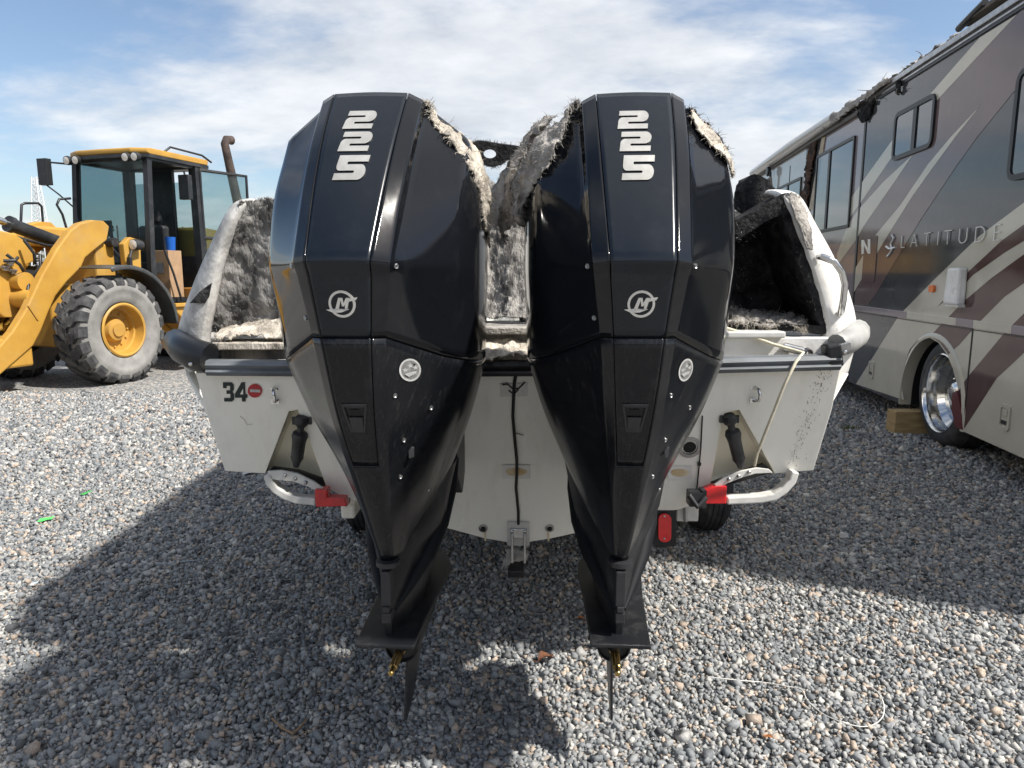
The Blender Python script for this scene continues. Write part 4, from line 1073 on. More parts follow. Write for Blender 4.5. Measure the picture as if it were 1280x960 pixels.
mb = MB(); a, b = aty(634, 270, 2.85), aty(630, 292, 2.85); mb.prism([aty(631, 252, 2.86), aty(637, 250, 2.86), aty(637, 280, 2.86), aty(631, 280, 2.86)], (0, .01, 0)); obj('rusty_strip', mb, M['rust'], boat)
frayed('burnt_flap', [[aty(640, 196, 2.75), aty(668, 168, 2.7), aty(700, 150, 2.66)], [aty(622, 222, 2.78), aty(655, 205, 2.74), aty(690, 190, 2.7)], [aty(608, 255, 2.8), aty(640, 240, 2.76), aty(670, 235, 2.72)], [aty(606, 285, 2.82), aty(632, 280, 2.78), aty(660, 275, 2.74)]], 26, 30, boat, (M['ash'], M['fibre_grey']), amp=.014, strands=450, slen=(.012, .04), seed=66, drop=.6)
frayed('burnt_flap', [[aty(560, 205, 2.62), aty(590, 214, 2.64), aty(604, 228, 2.66)], [aty(560, 240, 2.64), aty(590, 250, 2.66), aty(606, 262, 2.68)], [aty(570, 275, 2.66), aty(595, 290, 2.68), aty(608, 300, 2.70)]], 18, 20, boat, (M['ash_pale'], M['fibre']), amp=.012, strands=350, slen=(.012, .04), seed=67, drop=.6)
def ring_bracket():
    Y = 3.2; o_ = [(584, 184), (589, 178), (600, 176), (618, 179), (632, 181), (650, 183), (668, 186), (668, 206), (645, 203), (635, 200), (628, 206), (614, 209), (600, 204), (588, 194)]
    cx, cy, rx, ry = 612, 193, 8, 6
    inner = [(cx + rx * math.cos(R(a)), cy + ry * math.sin(R(a))) for a in range(0, 360, 18)]
    def at_ang(a):
        best = None
        d = Vector((math.cos(a), math.sin(a)))
        for i in range(len(o_)):
            p, q = Vector(o_[i]), Vector(o_[(i + 1) % len(o_)]); e = q - p; den = d.x * e.y - d.y * e.x
            if abs(den) < 1e-6: continue
            w = p - Vector((cx, cy)); t = (w.x * e.y - w.y * e.x) / den; s_ = (w.x * d.y - w.y * d.x) / den
            if t > 0 and -1e-6 <= s_ <= 1 + 1e-6 and (best is None or t < best): best = t
        return (cx + d.x * best, cy + d.y * best)
    mb = MB(); n = 60; A = []; B = []
    for k in range(n):
        a = 2 * math.pi * k / n; A.append(aty(*at_ang(a), Y)); B.append(aty(cx + rx * math.cos(a), cy + ry * math.sin(a), Y))
    D = Vector((0, .05, .012))
    mb.grid([A, B, [p + D for p in B], [p + D for p in A], A], closed=True)
    o = obj('scorched_bracket', mb, M['char'], boat, smooth=30)
    for u in (655, 668):
        q = aty(u, 200, Y + .03); mb = MB(); mb.tube([q, Vector((q.x, q.y, 1.13))], .02, 10); obj('bracket_post', mb, M['char'], o)
    rng = random.Random(3); sm = MB()
    for k in range(200):
        p = rng.choice(A) + Vector((0, .02, 0)); d = Vector((rng.gauss(0, .5), rng.gauss(0, .5), rng.gauss(.5, .6))).normalized(); sm.tube([p, p + d * rng.uniform(.008, .022)], [.0012, .0005], 3, cap=False)
    obj('loose_strands', sm, M['fibre_dark'], o)
ring_bracket()

# ---- rope
rope = MB(); c0 = aty(1000, 440, 2.53)
rope.tube([aty(900, 408, 2.56), aty(930, 417, 2.545), aty(965, 430, 2.53), c0 + Vector((-.02, -.015, .006)), c0 + Vector((0, -.03, 0)), aty(995, 452, 2.44), aty(980, 482, 2.45), aty(967, 515, 2.47), aty(955, 545, 2.50), aty(946, 568, 2.53), aty(943, 582, 2.55)], .0058, 8)
ro = obj('rope', rope, M['rope'], None, smooth=60); tag(ro, 'thin cream rope hanging from the right stern chock down the transom', 'rope')

# ================================================================== trailer
trl = thing('boat_trailer', 'white steel boat trailer under the hull with red side lamps', 'trailer', (0.018, 2.9, 0))
def yz(u, v, y): return aty(u, v, y)
def loop(pts, Y):
    mb = MB(); P = [yz(u, v, Y) for u, v in pts]; 
    w = .030
    rows = []
    for i, p in enumerate(P):
        t = (P[min(len(P) - 1, i + 1)] - P[max(0, i - 1)]).normalized(); n = Vector((-t.z, 0, t.x))
        rows.append([p + n * w / 2 + Vector((0, -.025, 0)), p - n * w / 2 + Vector((0, -.025, 0)), p - n * w / 2 + Vector((0, .025, 0)), p + n * w / 2 + Vector((0, .025, 0))])
    mb.grid(rows, closed=True); mb.f.append((3, 2, 1, 0)); mb.m.append(0); k = (len(rows) - 1) * 4; mb.f.append((k, k + 1, k + 2, k + 3)); mb.m.append(0)
    obj('guide_loop', mb, M['white_paint'], trl, bevel=.006)
loop([(336, 592), (339, 602), (347, 611), (358, 618), (372, 623), (396, 625)], 2.62)
loop([(992, 588), (988, 600), (978, 611), (966, 619), (950, 622), (907, 624)], 2.62)
for pl, bolts in (([(334, 589), (352, 588), (372, 592), (392, 602), (406, 612), (400, 616), (384, 608), (366, 602), (346, 600), (336, 598)], [(356, 594), (369, 598), (382, 603)]),
                  ([(893, 606), (905, 597), (925, 589), (946, 585), (962, 587), (966, 591), (945, 592), (928, 597), (910, 604), (898, 612)], [(911, 599), (923, 595), (936, 590)])):
    mb = MB(); mb.prism([yz(u, v, 2.60) for u, v in pl], (0, .012, 0)); g_ = obj('gusset_plate', mb, M['white_paint'], trl, bevel=.002)
    for u, v in bolts:
        mb = MB(); mb.lathe([(.0075, 0), (.0075, .005), (.004, .008)], yz(u, v, 2.599), (0, -1, 0), 10, cap=True); obj('bolt', mb, M['steel'], g_, smooth=40)
def lamp(pl, Y, d=.05):
    mb = MB(); mb.prism([yz(u, v, Y) for u, v in pl], (0, d, 0)); return obj('side_lamp', mb, M['red_lens'], trl, bevel=.004)
l1 = lamp([(393, 612), (409, 612), (409, 622), (431, 623), (434, 633), (395, 634)], 2.585)
lamp([(881, 613), (891, 609), (909, 608), (908, 630), (880, 630)], 2.585)
mb = MB(); mb.b2(tuple(yz(431, 633, 2.60)), tuple(yz(438, 622, 2.66))); obj('lamp_bracket', mb, M['rubber_black'], trl)
mb = MB(); P = yz(868, 622, 2.60); mb.box(P, (.05, .06, .055)); mb.tube([P + Vector((-.03, -.03, .02)), P + Vector((.0, -.045, -.02)), P + Vector((.035, -.03, .01))], .012, 8); mb.box(P + Vector((.03, 0, 0)), (.02, .05, .07)); obj('lamp_socket', mb, M['black_plastic'], trl, bevel=.006)
# frame rails, cross members, bunks, axle
for sg in (-1, 1):
    mb = MB(); x = BX + sg * .62; mb.b2((x - .04, 3.2, .44), (x + .04, 8.6, .56)); obj('frame_rail', mb, M['white_paint'], trl, bevel=.008)
    mb = MB(); x = BX + sg * .42; mb.prism([(x - .05, 2.85, .63), (x + .05, 2.85, .66), (x + .05, 2.85, .60), (x - .05, 2.85, .57)], (0, 4.6, 0)); obj('bunk', mb, mat('bunk_carpet', (.05, .05, .055), .95), trl)
for y in (3.6, 5.4, 6.9, 8.4):
    mb = MB(); mb.b2((BX - .62, y, .42), (BX + .62, y + .08, .50)); obj('cross_member', mb, M['white_paint'], trl, bevel=.006)
mb = MB(); mb.b2((BX - .05, 8.4, .42), (BX + .05, 9.8, .52)); obj('tongue', mb, M['white_paint'], trl, bevel=.006)
# the end of the frame that shows beside the flap, and the small block on the left
mb = MB(); a, b = yz(846, 652, 2.78), yz(874, 630, 2.78); mb.b2((a.x, 2.78, a.z), (b.x, 3.0, b.z)); obj('frame_end', mb, M['white_paint'], trl, bevel=.005)
mb = MB(); mb.tube([yz(857, 632, 2.77), yz(857, 652, 2.77)], .008, 8); obj('frame_bolt', mb, M['steel'], trl)
mb = MB(); a, b = yz(426, 649, 2.78), yz(443, 632, 2.78); mb.b2((a.x, 2.78, a.z), (b.x, 3.0, b.z)); obj('frame_end', mb, M['gelcoat'], trl, bevel=.01)
# mud flap with oval tail lamp
Yf = 2.70
mb = MB(); mb.prism([yz(u, v, Yf) for u, v in ((816, 632), (846, 628), (845, 683), (820, 685), (806, 668))], (0, .012, 0)); fl = obj('lamp_board', mb, M['rubber_black'], trl, bevel=.002)
mb = MB(); ov = [(830.5 + 8.2 * math.cos(R(a)), 659 + 7.2 * math.sin(R(a)) + (10.5 if math.sin(R(a)) > 0 else -10.5)) for a in range(0, 360, 15)]
mb.prism([yz(u, v, Yf - .003) for u, v in ov], (0, -.010, 0)); tl = obj('tail_lamp', mb, mat('red_lens_bright', (.85, .018, .022), .25, var=.2, vscale=40, coat=.4), fl, bevel=.004)
for v in (645, 673):
    mb = MB(); mb.lathe([(.004, 0), (.004, .003)], yz(830.5, v, Yf - .014), (0, -1, 0), 8, cap=True); obj('screw', mb, M['steel'], fl)
# wheels
def small_wheel(x, y):
    mb = MB(); mb.lathe([(.19, -.08), (.30, -.09), (.325, -.07), (.335, -.02), (.335, .02), (.325, .07), (.30, .09), (.19, .08)], (x, y, .335), (1, 0, 0), 40)
    for k in (-.045, -.015, .015, .045): mb.lathe([(.336, k - .011), (.340, k - .009), (.340, k + .009), (.336, k + .011)], (x, y, .335), (1, 0, 0), 40)
    w = obj('wheel', mb, M['tyre'], trl, smooth=40); mb = MB(); mb.lathe([(.19, -.08), (.18, -.06), (.06, .0), (.05, .03), (.001, .03)], (x, y, .335), (1, 0, 0), 24); mb.lathe([(.19, .08), (.18, .06), (.06, .0), (.05, .05), (.001, .05)], (x, y, .335), (1, 0, 0), 24)
    obj('rim', mb, M['white_paint'], w, smooth=40)
for x in (-.92, 1.22):
    for y in (4.35, 5.2): small_wheel(x, y)
for y in (4.35, 5.2):
    mb = MB(); mb.tube([(-.92, y, .335), (1.22, y, .335)], .035, 10); obj('axle', mb, M['white_paint'], trl)

# scorched top of the right quarter
frayed('scorched_skin', [[aty(981, 241, 2.585), aty(992, 241, 2.59), aty(1001, 246, 2.66)], [aty(990, 262, 2.575), aty(1001, 263, 2.585), aty(1010, 266, 2.65)], [aty(999, 284, 2.57), aty(1007, 285, 2.58), aty(1014, 286, 2.62)], [aty(1008, 312, 2.57), aty(1012, 312, 2.575), aty(1016, 312, 2.58)]], 16, 30, boat, (M['ash'], M['fibre_grey']), amp=.005, freq=30, strands=220, slen=(.006, .018), seed=81, drop=.7)
# yellow tipper trailer far beyond the bow: the photograph shows it mirrored in the motorhome's paint
yc = thing('tipper_trailer', 'yellow tipper trailer far beyond the bow, mirrored in the motorhome paint', 'trailer', (-.6, 34.2, 0), R(3), local=True)
ym = mat('tipper_yellow', (.46, .26, .05), .5, var=.3, vscale=1.5)
mb = MB(); mb.prism([(-3.0, -1.2, 1.62), (3.0, -1.2, 1.62), (3.15, -1.2, 2.75), (-3.0, -1.2, 2.75)], (0, 2.4, 0)); bd = obj('body', mb, ym, yc, bevel=.03)
for i in range(9):
    mb = MB(); mb.box((-2.8 + .7 * i, -1.24, 2.2), (.10, .08, 1.1)); obj('rib', mb, ym, bd)
mb = MB(); mb.box((.07, -1.25, 2.78), (6.2, .14, .10)); obj('top_rail', mb, ym, bd)
mb = MB(); mb.b2((-3.0, -.5, .95), (3.6, .5, 1.6)); mb.b2((-3.0, -1.15, 1.35), (3.0, 1.15, 1.6)); obj('chassis', mb, M['rv_black'] if 'rv_black' in M else M['rubber_black'], yc)
for x in (-2.3, -1.1, .1):
    for y in (-.98, .98):
        mb = MB(); mb.lathe([(.25, -.15), (.47, -.16), (.5, -.10), (.5, .10), (.47, .16), (.25, .15)], (x, y, .5), (0, 1, 0), 28, cap=True); obj('wheel', mb, M['tyre'], yc, smooth=40)
mb = MB(); mb.b2((2.4, -1.0, .1), (2.6, -.8, 1.0)); obj('landing_leg', mb, M['rubber_black'], yc)
mb = MB(); mb.b2((2.4, .8, .1), (2.6, 1.0, 1.0)); obj('landing_leg', mb, M['rubber_black'], yc)

# ================================================================== motorhome
YAW = R(7.175); RVL = 3.117; RS0 = 9.6
rdir = Vector((math.sin(YAW), math.cos(YAW), 0)); rn = Vector((math.cos(YAW), -math.sin(YAW), 0))
rv = thing('motorhome', 'large motorhome with grey, mauve and beige swooshes parked to the right of the boat', 'motorhome', rn * RVL + rdir * RS0, R(90) - YAW, local=True)
def RS(u, v, d=0.0):
    p = onplane(u, v, rn * (RVL - d), rn)
    return Vector((p.dot(rdir) - RS0, d, p.z))
def sz(s, z, d=0.0): return Vector((s - RS0, d, z))
def paint(name, col, var=.12): return mat(name, col, .07, var=var, vscale=2.2, rvar=.03, coat=.0, spec=.55, bump=.006, bscale=5, dust=(.35, .34, .33, .10), dscale=5, dpos=(.55, .8))
M['rv_grey'] = paint('rv_grey', (.064, .066, .070)); M['rv_mauve'] = paint('rv_mauve', (.145, .104, .102)); M['rv_beige'] = paint('rv_beige', (.52, .485, .40)); M['rv_brown'] = paint('rv_brown', (.085, .043, .040))
M['rv_pale'] = paint('rv_pale', (.50, .50, .48)); M['rv_pink'] = paint('rv_pink', (.25, .215, .225))
M['rv_glass'] = mat('rv_glass', (.02, .024, .028), .03, spec=.9, coat=.5); M['rv_black'] = mat('rv_black', (.012, .013, .015), .4); M['rv_roof'] = mat('rv_roof', (.38, .37, .35), .6, col2=(.2, .19, .18), vscale=5, bump=.2)
def arch(sc, zc, r, n=20): return [sz(sc + r * math.cos(R(a)), zc + r * math.sin(R(a))) for a in [180 * k / n for k in range(n + 1)]]
S0, S1, ZB, ZT = 3.05, 16.25, .25, 3.66
A1 = arch(7.10, .36, .64); A2 = arch(13.7, .36, .64)
side = [sz(S0, ZB)] + [sz(6.46, ZB)] + A1[::-1] + [sz(7.74, ZB), sz(13.06, ZB)] + A2[::-1] + [sz(14.34, ZB), sz(S1 - .15, ZB), sz(S1, .6), sz(S1 + .02, 2.6), sz(S1 - .08, 3.3), sz(S1 - .35, 3.56), sz(S1 - .8, ZT), sz(S0, ZT)]
mb = MB(); mb.prism(side, (0, -2.5, 0)); obj('body', mb, M['rv_grey'], rv)
# roof crown and edge rail
mb = MB(); prof = [(0, 3.663), (-.03, 3.72), (-.12, 3.765), (-1.25, 3.80), (-2.38, 3.765), (-2.47, 3.72), (-2.5, 3.663)]
mb.grid([[sz(s, z, d) for d, z in prof] for s in (S0, 8, 12, S1 - .8)]); obj('roof', mb, M['rv_roof'], rv, smooth=40)
for sc in (7.10, 13.7):
    mb = MB(); mb.b2(tuple(sz(sc - .75, .3, -.9)), tuple(sz(sc + .75, 1.1, -.86))); obj('wheel_well', mb, M['rv_black'], rv)
# painted swooshes (flat film, a couple of millimetres proud)
def ext(p, q, u): t = (u - q[0]) / (q[0] - p[0]); return (u, q[1] + (q[1] - p[1]) * t)
FAR = 1680
m1, m2 = (1221, 172), (1280, 99); b1, b2_ = (1246, 278.7), (1280, 253.4)
films = [
 ('rv_pale', [(1009, 172), (1005, 262), (990, 400), (936, 400), (936, 232), (939, 221), (949, 207)], .002),
 ('rv_pink', [(1030, 165), (1082, 140), (1066, 385), (1003, 385), (1012, 262)], .002),
 ('rv_mauve', [(1272, 17.8), ext((1169.4, 127.5), (1272, 17.8), 1283), (1420, -90), ext(m1, m2, 1420), (1280, 99), (1221, 172), (1195.6, 207.5), (1150.6, 275), (1096, 365.6), (1085, 381), (1068, 381), (1076.6, 252.5), (1119.7, 189.7), (1169.4, 127.5)], .003),
 ('rv_beige', [(1224.7, 46.9), (1271.6, 17.8), (1169.4, 127.5), (1119.7, 189.7), (1076.6, 252.5), (1061, 274), (1063, 249), (1077.5, 228), (1117.8, 171.9), (1160, 121)], .005),
 ('rv_beige', [(1141, 193.4), (1124, 219), (1080, 282.5), (1070, 300), (1048, 330), (1046, 318), (1060, 281), (1075, 260), (1103.8, 228)], .005),
 ('rv_beige', [(1224.7, 133), (1193.7, 172), (1169, 205.6), (1141, 245), (1109, 295.6), (1077.5, 348), (1067, 366), (1068, 337), (1096, 292), (1126, 256), (1160, 205.6), (1188, 172)], .005),
 ('rv_beige', [(1130, 500), (1070, 480), (1124.4, 393.7), (1167.5, 350), (1223.7, 295.6), (1246, 278.7), ext(b1, b2_, FAR), (FAR, 740), (1280, 573), (1204, 539), (1202.5, 520), (1197, 482), (1191, 460), (1184, 443), (1173, 428), (1160, 421), (1147, 425), (1137, 437), (1130, 458), (1127, 480)], .003),
 ('rv_brown', [(1251.9, 301), ext((1251.9, 301), (1280, 280.6), 1500), ext((1255.6, 316), (1280, 301), 1500), (1280, 301), (1255.6, 316), (1216, 344), (1200, 362), (1172, 383.4), (1188, 365.6), (1210.6, 339.7)], .005),
 ('rv_brown', [(1206.9, 375), (1238.7, 348), (1280, 318), ext((1238.7, 348), (1280, 318), FAR), ext((1255.6, 371), (1280, 354), FAR), (1280, 354), (1255.6, 371), (1223.7, 403), (1199, 431), (1185.5, 443), (1174, 427.5), (1162.5, 420.5), (1178.7, 403)], .005),
 ('rv_brown', [(1208.7, 472.5), (1257.5, 414), (1280, 392), ext((1257.5, 414), (1280, 392), FAR), ext((1246, 472.5), (1280, 441), FAR), (1280, 441), (1246, 472.5), (1222, 510), (1204.5, 537), (1203, 520), (1198.5, 488)], .005),
]
for k, pl, d in films:
    mb = MB(); mb.prism([RS(u, v, d - .0015) for u, v in pl], (0, .0015, 0)); obj('painted_swoosh', mb, M[k], rv)
# belt moulding
mb = MB(); zb = 1.178
for s0_, s1_, k in ((S0, 5.85, 'rv_brown'), (5.85, 6.42, 'rv_beige'), (6.42, 6.72, 'rv_mauve'), (6.72, 7.75, 'rv_beige'), (7.75, 11.5, 'rv_mauve')):
    mb = MB(); mb.b2(tuple(sz(s0_, zb - .035, .0)), tuple(sz(s1_, zb + .035, .014))); obj('belt_moulding', mb, {'rv_mauve': M['rv_pink']}.get(k, M[k]) if k != 'rv_brown' else M['rv_pink'], rv, bevel=.004)
# panel joints
for s_, z0_, z1_, w_ in ((9.40, .26, 3.45, .028), (6.43, .26, 1.14, .008), (12.9, 1.2, 3.4, .008)):
    mb = MB(); mb.b2(tuple(sz(s_ - w_, z0_, .0)), tuple(sz(s_ + w_, z1_, .0085))); obj('panel_joint', mb, M['rv_black'], rv)
mb = MB(); mb.b2(tuple(sz(6.43, 1.128, 0)), tuple(sz(9.38, 1.135, .008))); obj('panel_joint', mb, M['rv_black'], rv)
mb = MB(); mb.b2(tuple(sz(S0, 1.128, 0)), tuple(sz(6.41, 1.135, .008))); obj('panel_joint', mb, M['rv_black'], rv)
# windows
def rrect(s0_, s1_, z0_, z1_, r, d, n=5):
    out = []
    for cs, cz, a0 in ((s1_ - r, z1_ - r, 0), (s0_ + r, z1_ - r, 90), (s0_ + r, z0_ + r, 180), (s1_ - r, z0_ + r, 270)):
        out += [sz(cs + r * math.cos(R(a0 + 90 * i / n)), cz + r * math.sin(R(a0 + 90 * i / n)), d) for i in range(n + 1)]
    return out
def window(s0_, s1_, z0_, z1_, fw=.045, r=.07, split=.5, name='window'):
    o_, i_ = rrect(s0_, s1_, z0_, z1_, r, .026), rrect(s0_ + fw, s1_ - fw, z0_ + fw, z1_ - fw, r * .5, .026)
    z_ = Vector((0, -.024, 0)); mb = MB(); mb.grid([[p + z_ for p in o_], o_, i_, [p + z_ * .7 for p in i_]], closed=True)
    w = obj(name, mb, M['rv_black'], rv, smooth=30, fix=True)
    sp = s0_ + (s1_ - s0_) * split
    for a, b, d in ((s0_ + fw * .6, sp - .03, .010), (sp + .03, s1_ - fw * .6, .016)):
        mb = MB(); mb.b2(tuple(sz(a, z0_ + fw * .6, d - .004)), tuple(sz(b, z1_ - fw * .6, d))); obj('pane', mb, M['rv_glass'], w)
    mb = MB(); mb.b2(tuple(sz(sp - .04, z0_ + fw, .004)), tuple(sz(sp + .04, z1_ - fw, .022))); obj('mullion', mb, M['rv_black'], w)
window(7.50, 8.46, 2.80, 3.30, r=.09, split=.46); window(9.70, 11.30, 2.18, 3.31, fw=.04, r=.04, split=.62); window(12.1, 13.8, 2.45, 3.12, fw=.04, r=.04); window(4.6, 6.12, 2.30, 3.12, r=.1)
# hatch, marker lamp, vent, locker catches
mb = MB(); a, b = RS(1078, 352), RS(1098, 300); o_, = (rrect(b.x + RS0, a.x + RS0, 1.50, 2.03, .02, .012),); mb.prism(o_, (0, -.006, 0)); obj('service_hatch', mb, M['rv_mauve'], rv, bevel=.003)
mb = MB(); mb.prism(rrect(7.18, 7.28, 1.425, 1.49, .02, .004), (0, .022, 0)); obj('marker_lamp', mb, mat('amber_lens', (.75, .16, .02), .25, coat=.3), rv, bevel=.006)
mb = MB(); v0 = sz(6.72, 1.49, .006); mb.prism([v0 + Vector((-.13, 0, -.16)), v0 + Vector((.13, 0, -.16)), v0 + Vector((.10, 0, .16)), v0 + Vector((-.12, 0, .16))], (0, .075, 0)); vt = obj('vent_cover', mb, M['gelcoat_white'], rv, bevel=.02)
mb = MB(); mb.b2(tuple(sz(6.60, 1.31, .004)), tuple(sz(6.84, 1.335, .06))); obj('vent_lip', mb, M['white_paint'], vt)
for s_, z_ in ((8.6, .50), (5.82, .50)):
    mb = MB(); o_, i_ = rrect(s_ - .075, s_ + .075, z_ - .10, z_ + .10, .03, .016), rrect(s_ - .05, s_ + .05, z_ - .075, z_ + .075, .02, .016)
    D = Vector((0, -.012, 0)); mb.grid([[p + D for p in o_], o_, i_, [p + D for p in i_]], closed=True); mb.prism([p + D * .8 for p in i_], (0, -.001, 0))
    c_ = obj('locker_catch', mb, M['rv_beige'], rv, fix=False); mb = MB(); mb.b2(tuple(sz(s_ - .04, z_ - .055, .006)), tuple(sz(s_ + .04, z_ - .025, .012))); obj('catch_slot', mb, M['rv_black'], c_); mb = MB(); mb.b2(tuple(sz(s_ - .035, z_ + .01, .006)), tuple(sz(s_ + .035, z_ + .06, .014))); obj('catch_paddle', mb, M['rv_beige'], c_, bevel=.004)
# wheel arch lip
for sc in (7.10, 13.7):
    mb = MB(); A = arch(sc, .36, .64, 20); A = [sz(sc + .64, .25)] + A + [sz(sc - .64, .25)]
    B = [p + (p - sz(sc, .36)).normalized() * .05 for p in A]; B[0].z = B[-1].z = .25
    mb.grid([[p + Vector((0, .004, 0)) for p in B], [p.lerp(q, .5) + Vector((0, .014, 0)) for p, q in zip(A, B)], [p + Vector((0, .016, 0)) for p in A], [p + Vector((0, -.10, 0)) - (p - sz(sc, .36)).normalized() * .004 for p in A]])
    obj('arch_lip', mb, M['rv_beige'], rv, smooth=50)
    mb = MB(); mb.grid([[p - (p - sz(sc, .36)).normalized() * .016 + Vector((0, d, 0)) for p in A] for d in (-.09, -.9)]); obj('wheel_well', mb, M['rv_black'], rv)
    mb = MB(); c = sz(sc - .15, .50, -.17)
    mb.lathe([(.34, -.15), (.42, -.155), (.475, -.13), (.50, -.08), (.50, .06), (.482, .12), (.44, .15), (.37, .15), (.355, .145)], c, (0, 1, 0), 48)
    for k in (-.09, -.045, 0, .045): mb.lathe([(.501, k - .016), (.506, k - .014), (.506, k + .014), (.501, k + .016)], c, (0, 1, 0), 48)
    w = obj('wheel', mb, M['tyre'], rv, smooth=40)
    mb = MB(); mb.lathe([(.372, .152), (.362, .160), (.352, .15), (.345, .12), (.335, .03), (.29, -.02), (.24, -.03), (.235, -.055), (.16, -.06), (.155, -.03), (.12, -.01), (.115, .03), (.09, .05), (.05, .055), (.001, .055)], c, (0, 1, 0), 48); r_ = obj('rim', mb, M['chrome'], w, smooth=35)
    for k in range(10):
        a = 2 * math.pi * k / 10; mb = MB(); mb.lathe([(.016, 0), (.016, .03), (.008, .036)], c + Vector((.195 * math.cos(a), -.058, .195 * math.sin(a))), (0, 1, 0), 8, cap=True); obj('wheel_nut', mb, M['chrome'], r_)
# burgundy mud guard behind the wheel
mb = MB(); mb.prism([RS(1192, 492, .006), RS(1198, 488, .006), RS(1204, 520, .006), RS(1204, 537, .006), RS(1196, 534, .006), RS(1191, 512, .006)], (0, .012, 0)); obj('mud_guard', mb, mat('burgundy', (.11, .02, .025), .25, coat=.3), rv)
# lettering: spaced capitals with a small swirl before them
def letters():
    xs = [(1124, 'L'), (1138, 'A'), (1154, 'T'), (1168, 'I'), (1180, 'T'), (1199, 'U'), (1220, 'D'), (1241, 'E')]
    for u, ch in xs:
        cu = bpy.data.curves.new('letter', 'FONT'); cu.body = ch; cu.size = .20; cu.extrude = .003; cu.offset = -.0055; cu.align_x = 'CENTER'
        ob = bpy.data.objects.new('tmp', cu); COL.objects.link(ob); dg = bpy.context.evaluated_depsgraph_get(); me = bpy.data.meshes.new_from_object(ob.evaluated_get(dg)); bpy.data.objects.remove(ob)
        t = (u - 1124) / 117.; v = 309.5 - 9.0 * t; p = RS(u + 4, v + 1, .012)
        # letter x runs along -s (text reads towards the near end)
        me.transform(Matrix(((-1.35, 0, 0, p.x), (0, 0, 1, p.y), (0, 1, 0, p.z), (0, 0, 0, 1))))
        me.materials.clear(); me.materials.append(M['silver_badge'])
        obj('letter', me, M['silver_badge'], rv)
    mb = MB(); c = RS(1115, 305, .012)
    mb.tube([c + Vector((.16, 0, -.02)), c + Vector((.05, 0, -.05)), c + Vector((-.10, 0, -.04))], .012, 6); mb.tube([c + Vector((.02, 0, .10)), c + Vector((-.04, 0, .06)), c + Vector((.03, 0, 0)), c + Vector((-.02, 0, -.06)), c + Vector((.05, 0, -.11)), c + Vector((.10, 0, -.13))], .012, 6)
    obj('emblem', mb, M['silver_badge'], rv)
    mb = MB()
    for poly in ([(1077, 300), (1080, 300), (1080, 317), (1077, 318)], [(1080, 300), (1085, 311), (1085, 317), (1080, 306)], [(1085, 299), (1088, 299), (1088, 317), (1085, 317)]): mb.prism([RS(u, v, .013) for u, v in poly], (0, .003, 0))
    obj('emblem', mb, M['silver_badge'], rv)
letters()
# roof edge: rail, awning roll, rags, boards
mb = MB(); mb.b2(tuple(sz(S0, 3.645, -.02)), tuple(sz(9.4, 3.70, .03))); mb.b2(tuple(sz(S0, 3.60, -.02)), tuple(sz(8.9, 3.622, .022))); obj('gutter_rail', mb, M['steel'], rv, bevel=.006)
mb = MB(); mb.b2(tuple(sz(S0, 3.575, -.02)), tuple(sz(9.0, 3.598, .016))); obj('gutter_seal', mb, M['rv_black'], rv)
mb = MB(); mb.tube([sz(10.4, 3.66, .07), sz(12.5, 3.66, .08), sz(15.6, 3.64, .07)], [.075, .09, .085], 14); obj('awning_roll', mb, M['rv_pale'], rv, smooth=50)
mb = MB(); mb.b2(tuple(sz(9.4, 3.53, -.02)), tuple(sz(15.7, 3.585, .05))); obj('awning_rail', mb, mat('dull_bronze', (.09, .075, .065), .5, var=.4), rv, bevel=.006)
M['torn_awning'] = mat('torn_awning', (.50, .48, .45), .8, col2=(.22, .2, .18), vscale=5, bump=.3)
frayed('awning_rag', [[sz(11.2, 3.74, -.05), sz(10.2, 3.75, -.05), sz(9.2, 3.75, -.05), sz(8.6, 3.74, -.05)], [sz(11.2, 3.70, .10), sz(10.2, 3.70, .11), sz(9.2, 3.71, .10), sz(8.6, 3.71, .06)], [sz(11.2, 3.60, .12), sz(10.2, 3.58, .12), sz(9.2, 3.62, .10), sz(8.6, 3.67, .06)]], 50, 12, rv, (M['torn_awning'], M['fibre_grey']), amp=.035, freq=4, strands=14, slen=(.05, .2), seed=71, srad=.004, thick=.008)
frayed('awning_rag', [[sz(9.0, 3.78, -.15), sz(8.2, 3.79, -.15), sz(7.3, 3.79, -.15)], [sz(9.0, 3.72, .02), sz(8.2, 3.73, .03), sz(7.3, 3.73, .02)]], 40, 6, rv, (M['torn_awning'], M['fibre']), amp=.03, freq=5, strands=20, slen=(.04, .12), seed=73, srad=.004, thick=.008)
for k_, pts_ in enumerate(([(9.60, 3.58), (9.35, 3.58), (9.05, 3.58), (9.55, 3.52), (9.38, 3.49), (9.12, 3.52), (9.48, 3.46), (9.40, 3.40), (9.2, 3.44)], [(8.42, 3.62), (8.38, 3.62), (8.34, 3.62), (8.41, 3.56), (8.39, 3.55), (8.36, 3.56), (8.40, 3.50), (8.39, 3.48), (8.37, 3.50)])):
    frayed('burnt_bracket', [[sz(pts_[i * 3 + j][0], pts_[i * 3 + j][1], .04 + .02 * math.sin(i + j * 1.7)) for j in range(3)] for i in range(3)], 16, 12, rv, (M['char'], M['fibre_grey']), amp=.02, freq=9, strands=5, slen=(.04, .1), seed=90 + k_, srad=.004, thick=.02, drop=.3)
mb = MB(); mb.prism([sz(7.15, 3.76, .03), sz(S0, 3.76, .03), sz(S0, 3.80, .03), sz(7.0, 3.80, .03)], (0, -.6, 0)); obj('roof_board', mb, mat('roof_board', (.13, .115, .10), .8, var=.4, vscale=4), rv, bevel=.006)
